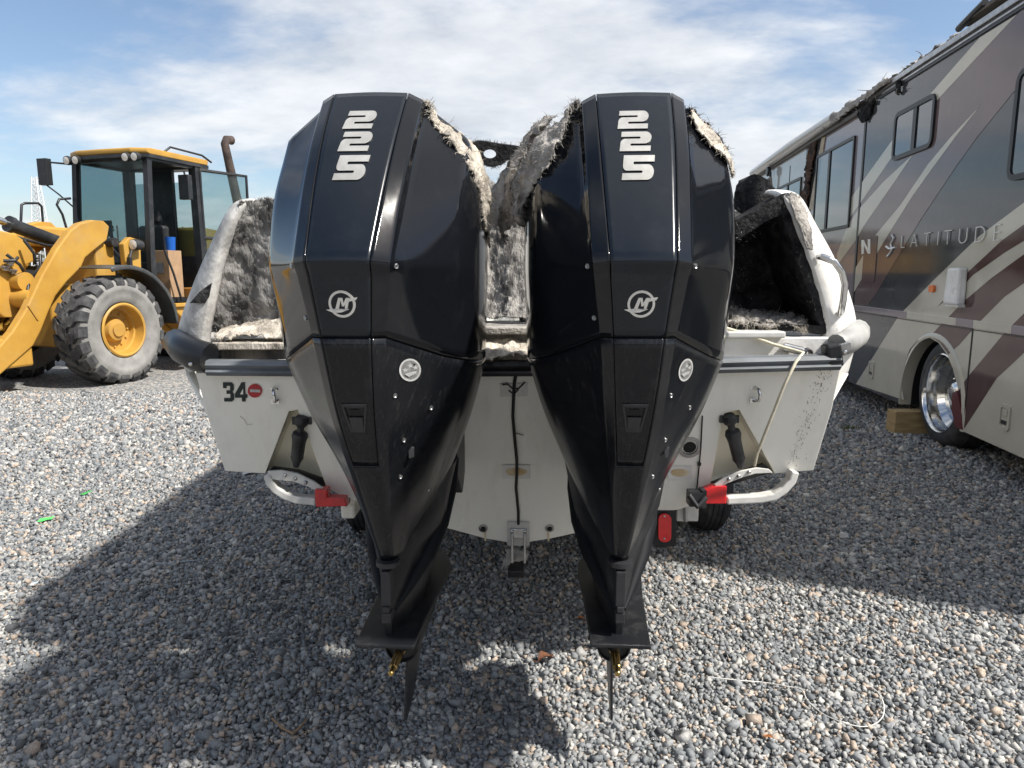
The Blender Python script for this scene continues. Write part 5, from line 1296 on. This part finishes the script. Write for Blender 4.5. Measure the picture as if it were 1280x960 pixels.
mb = MB(); mb.tube([sz(7.2, 3.76, .0), sz(6.9, 3.79, .02), sz(6.7, 3.81, .03)], .03, 8); obj('awning_bracket', mb, M['rv_black'], rv)
# scorched awning arm
frayed('burnt_arm', [[sz(11.62, 3.62, .03), sz(11.30, 3.62, .03)], [sz(11.78, 3.3, .05), sz(11.40, 3.3, .04)], [sz(11.86, 3.0, .04), sz(11.52, 3.0, .05)], [sz(12.05, 2.7, .05), sz(11.62, 2.7, .04)], [sz(12.1, 2.2, .04), sz(11.75, 2.2, .04)]], 10, 44, rv, (mat('char_rust', (.10, .05, .03), .95, col2=(.02, .018, .017), vscale=9, bump=.6, dust=(.4, .4, .4, .8), dscale=4, dpos=(.62, .7)), M['fibre_dark']), amp=.03, freq=7, strands=60, slen=(.03, .1), seed=75, srad=.003, thick=.02)
mb = MB(); mb.prism([RS(1028, 172, .006), RS(1032, 171, .006), RS(1019, 262, .006), RS(1012, 262, .006)], (0, .01, 0)); obj('arm_channel', mb, mat('bare_board', (.52, .45, .33), .8, var=.3), rv)
mb = MB(); mb.tube([sz(14.0, 3.45, .08), sz(14.0, 2.6, .06)], .02, 8); mb.lathe([(.08, -.03), (.09, 0), (.08, .03)], sz(14.1, 3.47, .1), (0, 1, 0), 14, cap=True); obj('awning_bracket', mb, M['rv_black'], rv)

# timber chock by the motorhome's wheel
A = atz(1117.5, 543.3); B = atz(1147, 543.6); C = atz(1104, 537.5); dx = (B - A).normalized(); dy = Vector((-dx.y, dx.x, 0)); dy = (C - A).normalized()
ck = MB(); P = [A, A + dx * .40, A + dx * .40 + dy * .17, A + dy * .17]
ck.prism(P, (0, 0, .235))
def wood():
    m = mat('sawn_timber', (.46, .33, .16), .8, col2=(.30, .20, .09), vscale=6, bump=.2, stretch=(1, 1, 7)); return m
t = obj('timber_block', ck, wood(), None, bevel=.006); tag(t, 'pale sawn timber block lying in front of the motorhome wheel', 'timber block')

# ================================================================== wheel loader
LO = Vector((-6.8, 10.8, 0)); LH = R(-107)
lx = Vector((math.cos(LH), math.sin(LH), 0)); ly = Vector((-lx.y, lx.x, 0))
ld = thing('wheel_loader', 'yellow wheel loader with black cab and open door, parked left of the boat', 'wheel loader', LO, LH, local=True)
def LPx(u, v, y):
    p = onplane(u, v, LO + ly * y, ly) - LO; return Vector((p.dot(lx), y, p.z))
M['cat_yellow'] = mat('machine_yellow', (.50, .285, .05), .45, col2=(.42, .225, .04), vscale=2.5, dust=(.30, .26, .2, .35), dscale=2.2, dpos=(.5, .8), rvar=.08)
M['cab_black'] = mat('cab_black', (.02, .022, .025), .4, dust=(.2, .19, .18, .3), dscale=4, dpos=(.5, .85))
def glass(name, tint, a):
    m = bpy.data.materials.new(name); m.use_nodes = True; nt = m.node_tree; N, L = nt.nodes.new, nt.links.new
    b = nt.nodes['Principled BSDF']; b.inputs['Base Color'].default_value = (*tint, 1); b.inputs['Roughness'].default_value = .03; b.inputs['Specular IOR Level'].default_value = .6
    tr = N('ShaderNodeBsdfTransparent'); tr.inputs['Color'].default_value = (.74, .83, .84, 1); mx = N('ShaderNodeMixShader'); mx.inputs[0].default_value = a
    L(tr.outputs[0], mx.inputs[1]); L(b.outputs[0], mx.inputs[2]); L(mx.outputs[0], nt.nodes['Material Output'].inputs['Surface']); return m
M['cab_glass'] = glass('cab_glass', (.08, .095, .10), .15); M['door_glass'] = glass('door_glass', (.14, .17, .17), .14)
def lwheel(x, y, out):
    """out = +1 when the outer face looks to the machine's left"""
    c = Vector((x, y, .78)); ax = (0, out, 0)
    mb = MB(); mb.lathe([(.40, -.20), (.50, -.245), (.62, -.262), (.70, -.25), (.735, -.22), (.745, -.10), (.748, 0), (.745, .10), (.735, .22), (.70, .25), (.62, .265), (.585, .268), (.575, .262), (.50, .255), (.42, .235), (.39, .20)], c, ax, 64)
    w = obj('wheel', mb, M['tyre_dusty'], ld, smooth=40)
    # tread lugs: wavy bars from the middle out over the shoulder, staggered left and right
    n = 21
    for k in range(n):
        for sd in (-1, 1):
            a0 = 2 * math.pi * (k + (.5 if sd > 0 else 0)) / n; mb = MB()
            path = [(-.02, -.02, .795), (.06, .07, .797), (.11, .07, .796), (.17, .16, .792), (.225, .18, .780), (.268, .185, .715)]
            rows = []
            for yy, da, rr in path:
                hw = .082; prof = [(-hw, .728), (-hw * .86, rr), (hw * .86, rr), (hw, .728)] if rr > .73 else [(-hw, .66), (-hw * .86, rr), (hw * .86, rr), (hw, .66)]
                line = []
                for d_, r_ in prof:
                    a = a0 + da + d_ / .75
                    line.append(c + Vector((math.cos(a) * r_, sd * yy, math.sin(a) * r_)))
                rows.append(line)
            mb.grid(rows); mb.f.append((0, 1, 2, 3)); mb.m.append(0); e = (len(rows) - 1) * 4; mb.f.append((e + 3, e + 2, e + 1, e)); mb.m.append(0)
            obj('tread_lug', mb, M['tyre_tread'], w)
    mb = MB(); mb.lathe([(.40, .235), (.375, .25), (.355, .24), (.345, .16), (.335, .10), (.31, .09), (.30, .02), (.19, .01), (.17, .06), (.15, .10), (.10, .115), (.095, .135), (.001, .137)], c, ax, 48); r_ = obj('rim', mb, M['cat_yellow'], w, smooth=35)
    for k in range(12):
        a = 2 * math.pi * k / 12; mb = MB(); mb.lathe([(.016, 0), (.016, .022), (.008, .026)], c + Vector((.25 * math.cos(a), out * .015, .25 * math.sin(a))), ax, 8, cap=True); obj('wheel_nut', mb, M['cat_yellow'], r_)
    return w
for x, y, s_ in ((.05, .95, 1), (.05, -.95, -1), (-3.1, .95, 1), (-3.1, -.95, -1)): lwheel(x, y, s_)
# mudguards
def guard(x, y, a0, a1, r, mt):
    mb = MB(); rows = []
    for i in range(21):
        a = R(a0 + (a1 - a0) * i / 20); p = Vector((x + math.cos(a) * r, 0, .78 + math.sin(a) * r)); q = Vector((x + math.cos(a) * (r - .05), 0, .78 + math.sin(a) * (r - .05)))
        rows.append([q + Vector((0, y + .30, 0)), p + Vector((0, y + .29, 0)), p + Vector((0, y - .27, 0))])
    mb.grid(rows); o = obj('mudguard', mb, mt, ld, smooth=40); s = o.modifiers.new('t', 'SOLIDIFY'); s.thickness = .018
gm = mat('guard_grey', (.055, .06, .062), .5, dust=(.2, .19, .18, .5), dscale=4, dpos=(.45, .8))
guard(.0, .97, 72, 178, .93, gm); guard(.0, -.97, 72, 178, .93, gm); guard(-3.1, .97, 20, 160, .95, M['cat_yellow'])
# frames
mb = MB(); mb.b2((-.75, -.42, .55), (.55, .42, 1.45)); mb.b2((-.55, -.5, 1.3), (-.2, .5, 2.05)); obj('front_frame', mb, M['cat_yellow'], ld, bevel=.03)
for x in (.05, -3.1):
    mb = MB(); mb.tube([(x, -1.0, .78), (x, 1.0, .78)], .16, 12); obj('axle', mb, M['cat_yellow'], ld)
mb = MB(); mb.b2((-4.4, -.5, .6), (-1.0, .5, 1.2)); obj('rear_frame', mb, M['cat_yellow'], ld, bevel=.03)
# front uprights by the headlamps
for sg in (1, -1):
    mb = MB(); mb.prism([(-.55, sg * .62, 1.40), (-.82, sg * .62, 1.40), (-.86, sg * .62, 2.12), (-.66, sg * .62, 2.16), (-.52, sg * .62, 2.05)], (0, sg * .10, 0)); obj('loader_tower', mb, M['cat_yellow'], ld, bevel=.015)
    mb = MB(); c = Vector((-.62, sg * .80, 2.04)); mb.lathe([(.001, .0), (.08, .0), (.09, -.04), (.07, -.16), (.001, -.18)], c, (1, 0, 0), 20); h = obj('headlamp', mb, M['cab_black'], ld, smooth=40)
    mb = MB(); mb.lathe([(.075, .004), (.05, .012), (.001, .016)], c, (1, 0, 0), 20); obj('lens', mb, mat('lamp_glass', (.7, .7, .68), .15, metal=.3), h, smooth=50)
    mb = MB(); mb.tube([(-.60, sg * .78, 1.95), (-.52, sg * .80, 1.80), (-.56, sg * .78, 1.66)], .02, 8); mb.box((-.53, sg * .80, 1.76), (.05, .06, .17)); obj('lamp_stalk', mb, M['cab_black'], ld)
# lift arms
armpx = [(0, 432), (15, 415), (32, 388), (52, 345), (72, 310), (88, 288), (100, 279), (115, 275), (130, 276), (137, 283), (134, 300), (119, 312), (107, 322), (102, 334), (84, 352), (70, 370), (61, 390), (51, 415), (42, 432), (25, 447), (0, 469), (-90, 520), (-150, 505), (-90, 470)]
arm = [LPx(u, v, .58) for u, v in armpx]
for sg in (1, -1):
    mb = MB(); mb.prism([Vector((p.x, sg * .58, p.z)) for p in arm], (0, -sg * .13, 0)); a_ = obj('lift_arm', mb, M['cat_yellow'], ld, bevel=.02)
    mb = MB(); mb.tube([Vector((arm[10].x - .1, sg * .63, arm[10].z - .03)), Vector((arm[10].x - .1, sg * .42, arm[10].z - .03))], .07, 14); obj('pivot_pin', mb, M['cab_black'], a_)
    mb = MB(); A = LPx(34, 382, .58); B = LPx(46, 400, .58); mb.prism([Vector((p.x, sg * .583, p.z)) for p in (A, A + Vector((-.02, 0, 0)), B + Vector((-.02, 0, 0)), B)], (0, sg * .012, 0)); obj('weld_seam', mb, M['cat_yellow'], a_)
mb = MB(); mb.tube([(.85, -.5, 1.25), (.85, .5, 1.25)], .13, 14); obj('cross_tube', mb, M['cat_yellow'], ld, smooth=40)
# lift ram, tilt ram and bell crank
for sg in (1, -1):
    mb = MB(); mb.tube([(-.35, sg * .36, .95), (.45, sg * .36, 1.12)], .075, 14); r_ = obj('lift_ram', mb, M['cab_black'], ld, smooth=50); mb = MB(); mb.tube([(.45, sg * .36, 1.12), (.85, sg * .36, 1.22)], .04, 12); obj('rod', mb, M['chrome'], r_, smooth=50)
a, b = LPx(76, 304, 0), LPx(14, 281, 0)
mb = MB(); mb.tube([a, b], .095, 18); mb.tube([b + (a - b) * .02, b + (b - a).normalized() * .05], .115, 18); tr_ = obj('tilt_ram', mb, M['cab_black'], ld, smooth=45)
mb = MB(); mb.tube([b, b + (b - a) * .8], .05, 14); obj('rod', mb, M['chrome'], tr_, smooth=50)
mb = MB(); mb.tube([a + Vector((0, .08, -.05)), (a + b) * .5 + Vector((0, .16, -.16)), b + Vector((0, .12, -.18)), b + (b - a) * .4 + Vector((0, .12, -.2))], .022, 8); obj('hydraulic_hose', mb, M['cab_black'], ld, smooth=50)
bell = [(-40, 285), (0, 288), (18, 292), (34, 303), (45, 314), (44, 326), (32, 332), (36, 350), (28, 362), (31, 385), (20, 397), (6, 397), (-10, 385), (-40, 378)]
mb = MB(); mb.prism([LPx(u, v, .18) for u, v in bell], (0, -.10, 0)); mb.prism([LPx(u, v, .18) + Vector((0, -.34, 0)) for u, v in bell], (0, -.10, 0)); obj('bell_crank', mb, M['cat_yellow'], ld, bevel=.02)
mb = MB(); c = LPx(22, 352, .18); mb.tube([c + Vector((0, .16, 0)), c + Vector((0, -.5, 0))], .13, 18); obj('crank_boss', mb, M['cat_yellow'], ld, smooth=40)
for (u, v), (u2, v2) in (((8, 318), (30, 340)), ((4, 326), (22, 322)), ((22, 372), (36, 352)), ((40, 345), (50, 318)), ((30, 300), (44, 330))):
    mb = MB(); p, q = LPx(u, v, .30), LPx(u2, v2, .30); mb.tube([p, p.lerp(q, .5) + Vector((0, .08, -.02)), q], .022, 8); obj('hydraulic_hose', mb, M['cab_black'], ld, smooth=50)
for u, v in ((12, 330), (16, 340), (6, 336), (27, 395)):
    mb = MB(); p = LPx(u, v, .22); mb.box(p, (.07, .06, .06)); mb.tube([p + Vector((-.06, 0, .02)), p + Vector((.06, 0, .02))], .022, 8); obj('hose_fitting', mb, M['steel'], ld, bevel=.006)
mb = MB(); mb.b2((1.0, -.55, .35), (1.6, .55, .75)); mb.tube([(1.62, -.6, .4), (1.62, .6, .4)], .07, 12); obj('coupler', mb, M['cat_yellow'], ld, bevel=.03)
mb = MB(); mb.b2((-.5, -.6, 2.0), (.15, -.2, 2.30)); obj('hydraulic_tank', mb, M['cat_yellow'], ld, bevel=.04)
# hand rails at the front right
mb = MB(); p = [LPx(u, v, -.85) for u, v in ((26, 278), (27, 256), (31, 254), (48, 254), (52, 258), (54, 282))]; mb.tube(p, .02, 8); obj('hand_rail', mb, M['cab_black'], ld, smooth=60)
mb = MB(); p = [LPx(u, v, -.8) for u, v in ((88, 248), (74, 249), (71, 256), (78, 268), (83, 285))]; mb.tube(p, .02, 8); obj('hand_rail', mb, M['cab_black'], ld, smooth=60)
# ---- cab
XF, XR, YW, ZS, ZR = -1.10, -2.18, .75, 1.62, 3.42
cab = MB(); cab.b2((XF + .06, -YW, 1.10), (XR, YW, 1.20)); cab_floor = obj('cab_floor', cab, M['cab_black'], ld)
def post(a, b, w, name='cab_post'):
    a, b = Vector(a), Vector(b); mb = MB(); mb.tube([a, b], w, 4); return obj(name, mb, M['cab_black'], ld)
for sg in (1, -1):
    post((XF + .10, sg * YW, 1.15), (XF + .10, sg * YW, ZS), .075); post((XF + .10, sg * YW, ZS), (XF - .02, sg * (YW - .03), ZR), .065)
    post((XR, sg * YW, 1.15), (XR, sg * (YW - .04), ZR), .10)
    post((XF - .02, sg * (YW - .03), ZR), (XR, sg * (YW - .04), ZR), .06, 'cab_header')
post((XF - .02, -YW, ZR), (XF - .02, YW, ZR), .06, 'cab_header'); post((XR, -YW, ZR), (XR, YW, ZR), .06, 'cab_header')
# front: black nose panel with lower pane, wide windscreen
mb = MB(); mb.prism([(XF + .12, -YW, 1.10), (XF + .12, YW, 1.10), (XF + .12, YW, 1.36), (XF + .12, -YW, 1.36)], (-.05, 0, 0)); np_ = obj('nose_panel', mb, M['cab_black'], ld, bevel=.015)
mb = MB(); mb.b2((XF + .123, .42, 1.30), (XF + .128, .56, 1.345)); obj('warning_label', mb, mat('label_yellow', (.75, .62, .04), .5), np_)
mb = MB(); mb.b2((XF + .09, .1, 1.36), (XF + .10, YW - .04, 1.60)); obj('lower_pane', mb, mat('blue_pane', (.05, .075, .12), .05, spec=.8), ld)
mb = MB(); mb.prism([(XF + .11, -YW + .04, ZS - .02), (XF + .11, YW - .04, ZS - .02), (XF - .005, YW - .06, ZR), (XF - .005, -YW + .06, ZR)], (-.008, 0, 0)); obj('windscreen', mb, M['cab_glass'], ld)
mb = MB(); mb.b2((XF + .09, -YW, ZS - .045), (XF + .15, YW, ZS + .0)); obj('cowl_strip', mb, M['cab_black'], ld, bevel=.01)
mb = MB(); mb.tube([(XF + .14, .45, ZS + .02), (XF + .12, .2, ZS + .22), (XF + .08, -.05, ZS + .42)], .014, 6); mb.tube([(XF + .10, .15, ZS + .05), (XF + .07, .10, ZS + .75)], .012, 6); obj('wiper', mb, M['cab_black'], ld)
mb = MB(); mb.b2((XR - .01, -YW + .12, 1.9), (XR, -.25, ZR - .25)); obj('rear_pane', mb, M['cab_glass'], ld); mb = MB(); mb.b2((XR - .01, .25, 1.9), (XR, YW - .12, ZR - .25)); obj('rear_pane', mb, M['cab_glass'], ld)
mb = MB(); mb.b2((XR - .03, -.25, 1.6), (XR + .03, .25, ZR)); mb.b2((XR - .03, -YW, 1.2), (XR + .03, YW, 1.9)); obj('rear_wall', mb, M['cab_black'], ld)
mb = MB(); mb.b2((XF, -YW, 1.7), (XR, -YW + .012, ZR)); obj('side_pane', mb, M['cab_glass'], ld); mb = MB(); mb.b2((XF, -YW, 1.15), (XR, -YW + .03, 1.7)); obj('side_panel', mb, M['cab_black'], ld)
# roof with lamps
mb = MB(); rp = [(XF + .16, .0), (XF + .14, .55), (XF + .02, .80), (XR - .25, .80), (XR - .45, .5)]
poly = [Vector((x, y, ZR + .05)) for x, y in rp] + [Vector((x, -y, ZR + .05)) for x, y in rp[::-1] if y > 0]
mb.prism(poly, (0, 0, .09)); rf = obj('cab_roof', mb, M['cat_yellow'], ld, bevel=.035, seg=3)
mb = MB(); mb.prism([p + Vector((0, 0, -.055)) for p in poly], (0, 0, .052)); obj('roof_lining', mb, M['cab_black'], rf)
for y in (-.68, -.5, .5, .68):
    mb = MB(); c = Vector((XF + .20, y, ZR - .02)); mb.lathe([(.001, 0), (.07, 0), (.075, -.03), (.06, -.09), (.001, -.10)], c, (1, 0, -.15), 16); h = obj('work_lamp', mb, M['cab_black'], ld, smooth=40); mb = MB(); mb.lathe([(.06, .003), (.03, .012), (.001, .014)], c, (1, 0, -.15), 16); obj('lens', mb, mat('work_lens', (.75, .72, .66), .2, metal=.2), h, smooth=50)
mb = MB(); mb.tube([(XF - .35, .78, ZR + .14), (XF - .45, .80, ZR + .22), (XR - .1, .80, ZR + .20), (XR - .35, .78, ZR + .12)], .018, 8); obj('roof_rail', mb, M['cab_black'], ld, smooth=60)
# interior: seat, steering column, carton and blue bucket
mb = MB(); mb.b2((-1.9, -.26, 1.45), (-1.4, .26, 1.75)); mb.b2((-2.0, -.27, 1.7), (-1.82, .27, 2.42)); mb.b2((-2.0, -.14, 2.46), (-1.88, .14, 2.68)); obj('seat', mb, M['cab_black'], ld, bevel=.05)
mb = MB(); mb.tube([(-1.05, .0, 1.2), (-1.28, 0, 1.95)], .07, 10); mb.tube([(-1.3 + .12 * math.sin(a) * .6, .2 * math.cos(a), 2.0 + .12 * math.sin(a)) for a in [2 * math.pi * k / 20 for k in range(21)]], .018, 6, cap=False); mb.box((-1.2, .0, 2.02), (.08, .3, .16)); obj('steering_column', mb, M['cab_black'], ld)
mb = MB(); mb.b2((-1.35, -.68, 1.6), (-1.12, .68, 1.78)); mb.b2((-1.9, -.72, 1.3), (-1.3, -.4, 2.0)); mb.tube([(-1.55, -.5, 2.0), (-1.45, -.48, 2.3)], .03, 8); mb.box((-1.35, -.45, 2.35), (.05, .22, .26)); obj('console', mb, M['cab_black'], ld, bevel=.03)
mb = MB(); mb.b2((-1.72, .44, 1.205), (-1.42, .72, 1.98)); mb.v = [tuple(LO + lx * x + ly * y + Vector((0, 0, z))) for x, y, z in mb.v]; cb = obj('cardboard_sheet', mb, mat('cardboard', (.40, .26, .15), .85, var=.2), None, bevel=.005); tag(cb, 'brown cardboard piece standing in the open cab doorway of the loader', 'cardboard')
mb = MB(); mb.lathe([(.07, 0), (.085, .22), (.08, .22), (.065, .01)], (-1.62, .6, 1.985), (0, 0, 1), 18, cap=True); mb.v = [tuple(LO + lx * x + ly * y + Vector((0, 0, z))) for x, y, z in mb.v]; o = obj('blue_cup', mb, mat('blue_plastic', (.012, .10, .42), .4), None, smooth=40); tag(o, 'small blue cup on top of the cardboard in the loader cab', 'cup')
mb = MB(); mb.tube([(-1.30, .76, 1.98), (-1.40, .82, 1.6), (-1.52, .84, 1.15)], .018, 8); obj('grab_handle', mb, M['cab_black'], ld)
# open door swung back against the hood
hg = Vector((XR - .02, YW + .02, 0)); dd = Vector((-.78, .62, 0)).normalized()
D0, D1 = hg + dd * .02, hg + dd * .80
def dp(t, z): p = D0.lerp(D1, t); return Vector((p.x, p.y, z))
fr = [dp(0, ZR - .05), dp(1, ZR - .10), dp(1, 2.1), dp(.92, 1.75), dp(.45, 1.25), dp(0, 1.2)]
mb = MB(); mb.tube(fr + [fr[0]], .030, 6, cap=False); dr = obj('door', mb, M['cab_black'], ld)
mb = MB(); nn = Vector((-dd.y, dd.x, 0)) * .008; mb.prism(fr, nn); obj('pane', mb, M['door_glass'], dr)
mb = MB(); mb.tube([dp(0, 2.22), dp(1, 2.18)], .028, 6); obj('door_rail', mb, M['cab_black'], dr)
# mirrors
mb = MB(); mb.box((XR + .45, YW + .14, 3.02), (.10, .20, .40)); mb.tube([(XR + .3, YW, 3.3), (XR + .45, YW + .14, 3.22)], .018, 6); obj('mirror', mb, M['cab_black'], ld, bevel=.03)
p0 = Vector((XF, -YW, ZR - .05)); q0 = LPx(56, 215, -1.15)
mb = MB(); mb.tube([p0, Vector((q0.x, q0.y, ZR - .02)), q0 + Vector((0, 0, .2))], .02, 6); mb.box(q0, (.10, .20, .42)); mb.tube([q0 + Vector((0, 0, -.2)), q0 + Vector((-.05, .2, -.36)), Vector((XF, -YW, 2.62))], .014, 6); obj('mirror', mb, M['cab_black'], ld, bevel=.03)
# left step frame and tank between the wheels
mb = MB(); mb.prism([(-1.05, .55, 1.12), (-2.5, .55, 1.12), (-2.4, .55, .62), (-1.6, .55, .62)], (0, .45, 0)); obj('step_frame', mb, M['cat_yellow'], ld, bevel=.02)
mb = MB(); mb.b2((-1.15, .5, 1.06), (-2.4, 1.05, 1.12)); obj('deck_plate', mb, M['cat_yellow'], ld, bevel=.01)
mb = MB(); mb.b2((-1.75, .62, 1.125), (-2.35, 1.0, 1.36)); obj('battery_box', mb, mat('ochre_dull', (.36, .17, .035), .6, var=.3), ld, bevel=.02)
mb = MB(); mb.b2((-1.62, 1.02, 1.16), (-1.52, 1.06, 1.24)); obj('tail_lamp', mb, M['red_lens'], ld, bevel=.01)
for z in (.35, .62):
    mb = MB(); mb.b2((-1.2, .85, z), (-1.65, 1.15, z + .05)); obj('step', mb, M['cat_yellow'], ld, bevel=.01)
mb = MB(); mb.b2((-.80, .72, .40), (-1.05, .92, .56)); obj('hitch_block', mb, mat('rusty_yellow', (.36, .17, .06), .7, var=.4), ld, bevel=.02)
# engine hood, counterweight, stack
mb = MB(); mb.prism([(-2.3, -.62, 1.2), (-4.5, -.62, 1.2), (-4.55, -.62, 2.0), (-4.3, -.62, 2.28), (-2.3, -.62, 2.42)], (0, 1.24, 0)); obj('engine_hood', mb, M['cat_yellow'], ld, bevel=.06)
mb = MB(); mb.b2((-4.45, -.95, .55), (-4.9, .95, 1.35)); obj('counterweight', mb, M['cat_yellow'], ld, bevel=.05)
a, b = LPx(281, 180, .3), LPx(299, 262, .3)
mb = MB(); mb.tube([Vector((b.x, .3, 2.2)), Vector((b.x, .3, b.z)), a.lerp(b, .5), a, a + Vector((-.06, 0, .09)), a + Vector((-.2, 0, .10))], [.09, .09, .085, .075, .08, .085], 14); obj('exhaust_stack', mb, mat('scorched_pipe', (.10, .07, .06), .8, col2=(.03, .022, .02), vscale=5, bump=.4), ld, smooth=50)

# ================================================================== small things lying on the gravel
def litter(name, label, cat, mt, build, loc, rot=0.0):
    mb = MB(); build(mb); me = mb.mesh(name, mt); o = bpy.data.objects.new(name, me); COL.objects.link(o); o.location = loc; o.rotation_euler = (0, 0, rot)
    tag(o, label, cat); return o
def leaf_shape(L_, W_, curl):
    def f(mb):
        rows = []
        for i in range(9):
            t = i / 8; w = W_ * math.sin(math.pi * min(1, t * .93 + .04)) ** .8
            rows.append([Vector((L_ * (t - .5), w * s, .012 + curl * (s * s) * .6 + curl * math.sin(t * 5) * .6 + .004 * noise.noise((t * 6, s * 3, L_)))) for s in (-1, -.5, 0, .5, 1)])
        mb.grid(rows); mb.tube([Vector((-L_ * .5, 0, .012)), Vector((-L_ * .75, .01, .02))], .0015, 4)
    return f
leafm = mat('dead_leaf', (.17, .065, .025), .7, col2=(.08, .03, .014), vscale=30); leafo = mat('orange_leaf', (.42, .15, .04), .7, var=.3, vscale=40)
litter('dead_leaf', 'curled dark brown leaf on the gravel between the two engines', 'leaf', leafm, leaf_shape(.085, .026, .022), atz(683, 826, .012), .7)
litter('dead_leaf', 'small orange leaf beside the skeg of the right engine', 'leaf', leafo, leaf_shape(.035, .012, .008), atz(727, 776, .012), .2)
litter('dead_leaf', 'small reddish leaf at the near end of the white string', 'leaf', leafo, leaf_shape(.03, .009, .006), atz(960, 925, .012), 2.6)
# white string curling over the stones
pts = [(885, 846), (920, 850), (955, 853), (985, 858), (1002, 862), (1010, 876), (1030, 893), (1060, 905), (1085, 908), (1102, 898), (1105, 882), (1098, 866), (1085, 856)]
mb = MB(); P = [atz(u, v, .022 + .006 * math.sin(i * 2.1)) for i, (u, v) in enumerate(pts)]
Q = []
for i in range(len(P) - 1):
    for k in range(5):
        g = lambda j: P[max(0, min(len(P) - 1, j))]; t = k / 5
        Q.append(.5 * ((2 * g(i)) + (g(i + 1) - g(i - 1)) * t + (2 * g(i - 1) - 5 * g(i) + 4 * g(i + 1) - g(i + 2)) * t * t + (3 * g(i) - g(i - 1) - 3 * g(i + 1) + g(i + 2)) * t ** 3))
mb.tube(Q + [P[-1]], .0018, 6); o = obj('string', mb, mat('white_string', (.75, .73, .68), .8), None, smooth=60); tag(o, 'thin white string curled over the sunlit gravel', 'string')
# scraps of paper and plastic
def scrap(w, h):
    def f(mb):
        rows = [[Vector((w * (i / 3 - .5), h * (j / 3 - .5) * (1 + .2 * noise.noise((i, j, w))), .014 + .008 * noise.noise((i * 1.3, j * 1.7, h * 9)) + .004 * i)) for i in range(4)] for j in range(4)]
        mb.grid(rows)
    return f
litter('plastic_scrap', 'bright green plastic scrap on the sunlit gravel left of the boat', 'scrap', mat('green_plastic', (.10, .62, .12), .5), scrap(.085, .06), atz(58, 652, .01), .3)
litter('plastic_scrap', 'tiny dark green scrap on the gravel behind the bright green one', 'scrap', mat('dull_green', (.05, .30, .07), .5), scrap(.07, .035), atz(108, 619, .01), 1.0)
litter('paper_scrap', 'small white paper scrap on the gravel below the left stern corner', 'scrap', M['white_decal'], scrap(.08, .07), atz(310, 593, .01), .1)
litter('paper_scrap', 'pale blue paper scrap near the edge of the boat shadow', 'scrap', mat('pale_paper', (.5, .58, .62), .6), scrap(.035, .025), atz(44, 733, .01), .4)
litter('pale_stone', 'large pale stone on the shaded gravel right of the boat', 'stone', mat('pale_stone', (.6, .58, .55), .8, var=.2, vscale=30), lambda mb: mb.add([(-.028, -.018, 0), (.030, -.02, 0), (.034, .016, 0), (-.02, .024, 0), (-.018, -.010, .026), (.016, -.012, .03), (.02, .010, .022), (-.012, .014, .028)], [(0, 1, 5, 4), (1, 2, 6, 5), (2, 3, 7, 6), (3, 0, 4, 7), (4, 5, 6, 7)]), atz(1054, 671, .008))
mb = MB(); mb.tube([atz(196, 705, .024), atz(225, 702, .026), atz(248, 700, .024)], .0022, 5); o = obj('wire', mb, mat('pale_wire', (.4, .45, .5), .5), None); tag(o, 'short straight pale wire on the shaded gravel left of the engines', 'wire')
mb = MB(); mb.tube([atz(340, 898, .022), atz(352, 910, .024), atz(366, 917, .026), atz(376, 908, .026), atz(383, 899, .024)], [.004, .0045, .005, .0045, .003], 6); o = obj('twig', mb, mat('twig', (.33, .22, .13), .85, var=.3), None, smooth=50); tag(o, 'bent dry twig on the gravel at the lower left', 'twig')
# a tuft of grass by the motorhome
rng = random.Random(2); mb = MB(); c = atz(1064, 538, 0)
for k in range(90):
    p = c + Vector((rng.gauss(0, .06), rng.gauss(0, .04), .005)); d = Vector((rng.gauss(0, .5), rng.gauss(0, .5), 1)).normalized(); h = rng.uniform(.03, .08); w = Vector((.004, 0, 0))
    mb.add([p - w, p + w, p + d * h], [(0, 1, 2)])
o = obj('grass', mb, mat('grass', (.09, .12, .03), .8)); tag(o, 'small tuft of weeds in the gravel by the motorhome', 'weeds', kind='stuff')
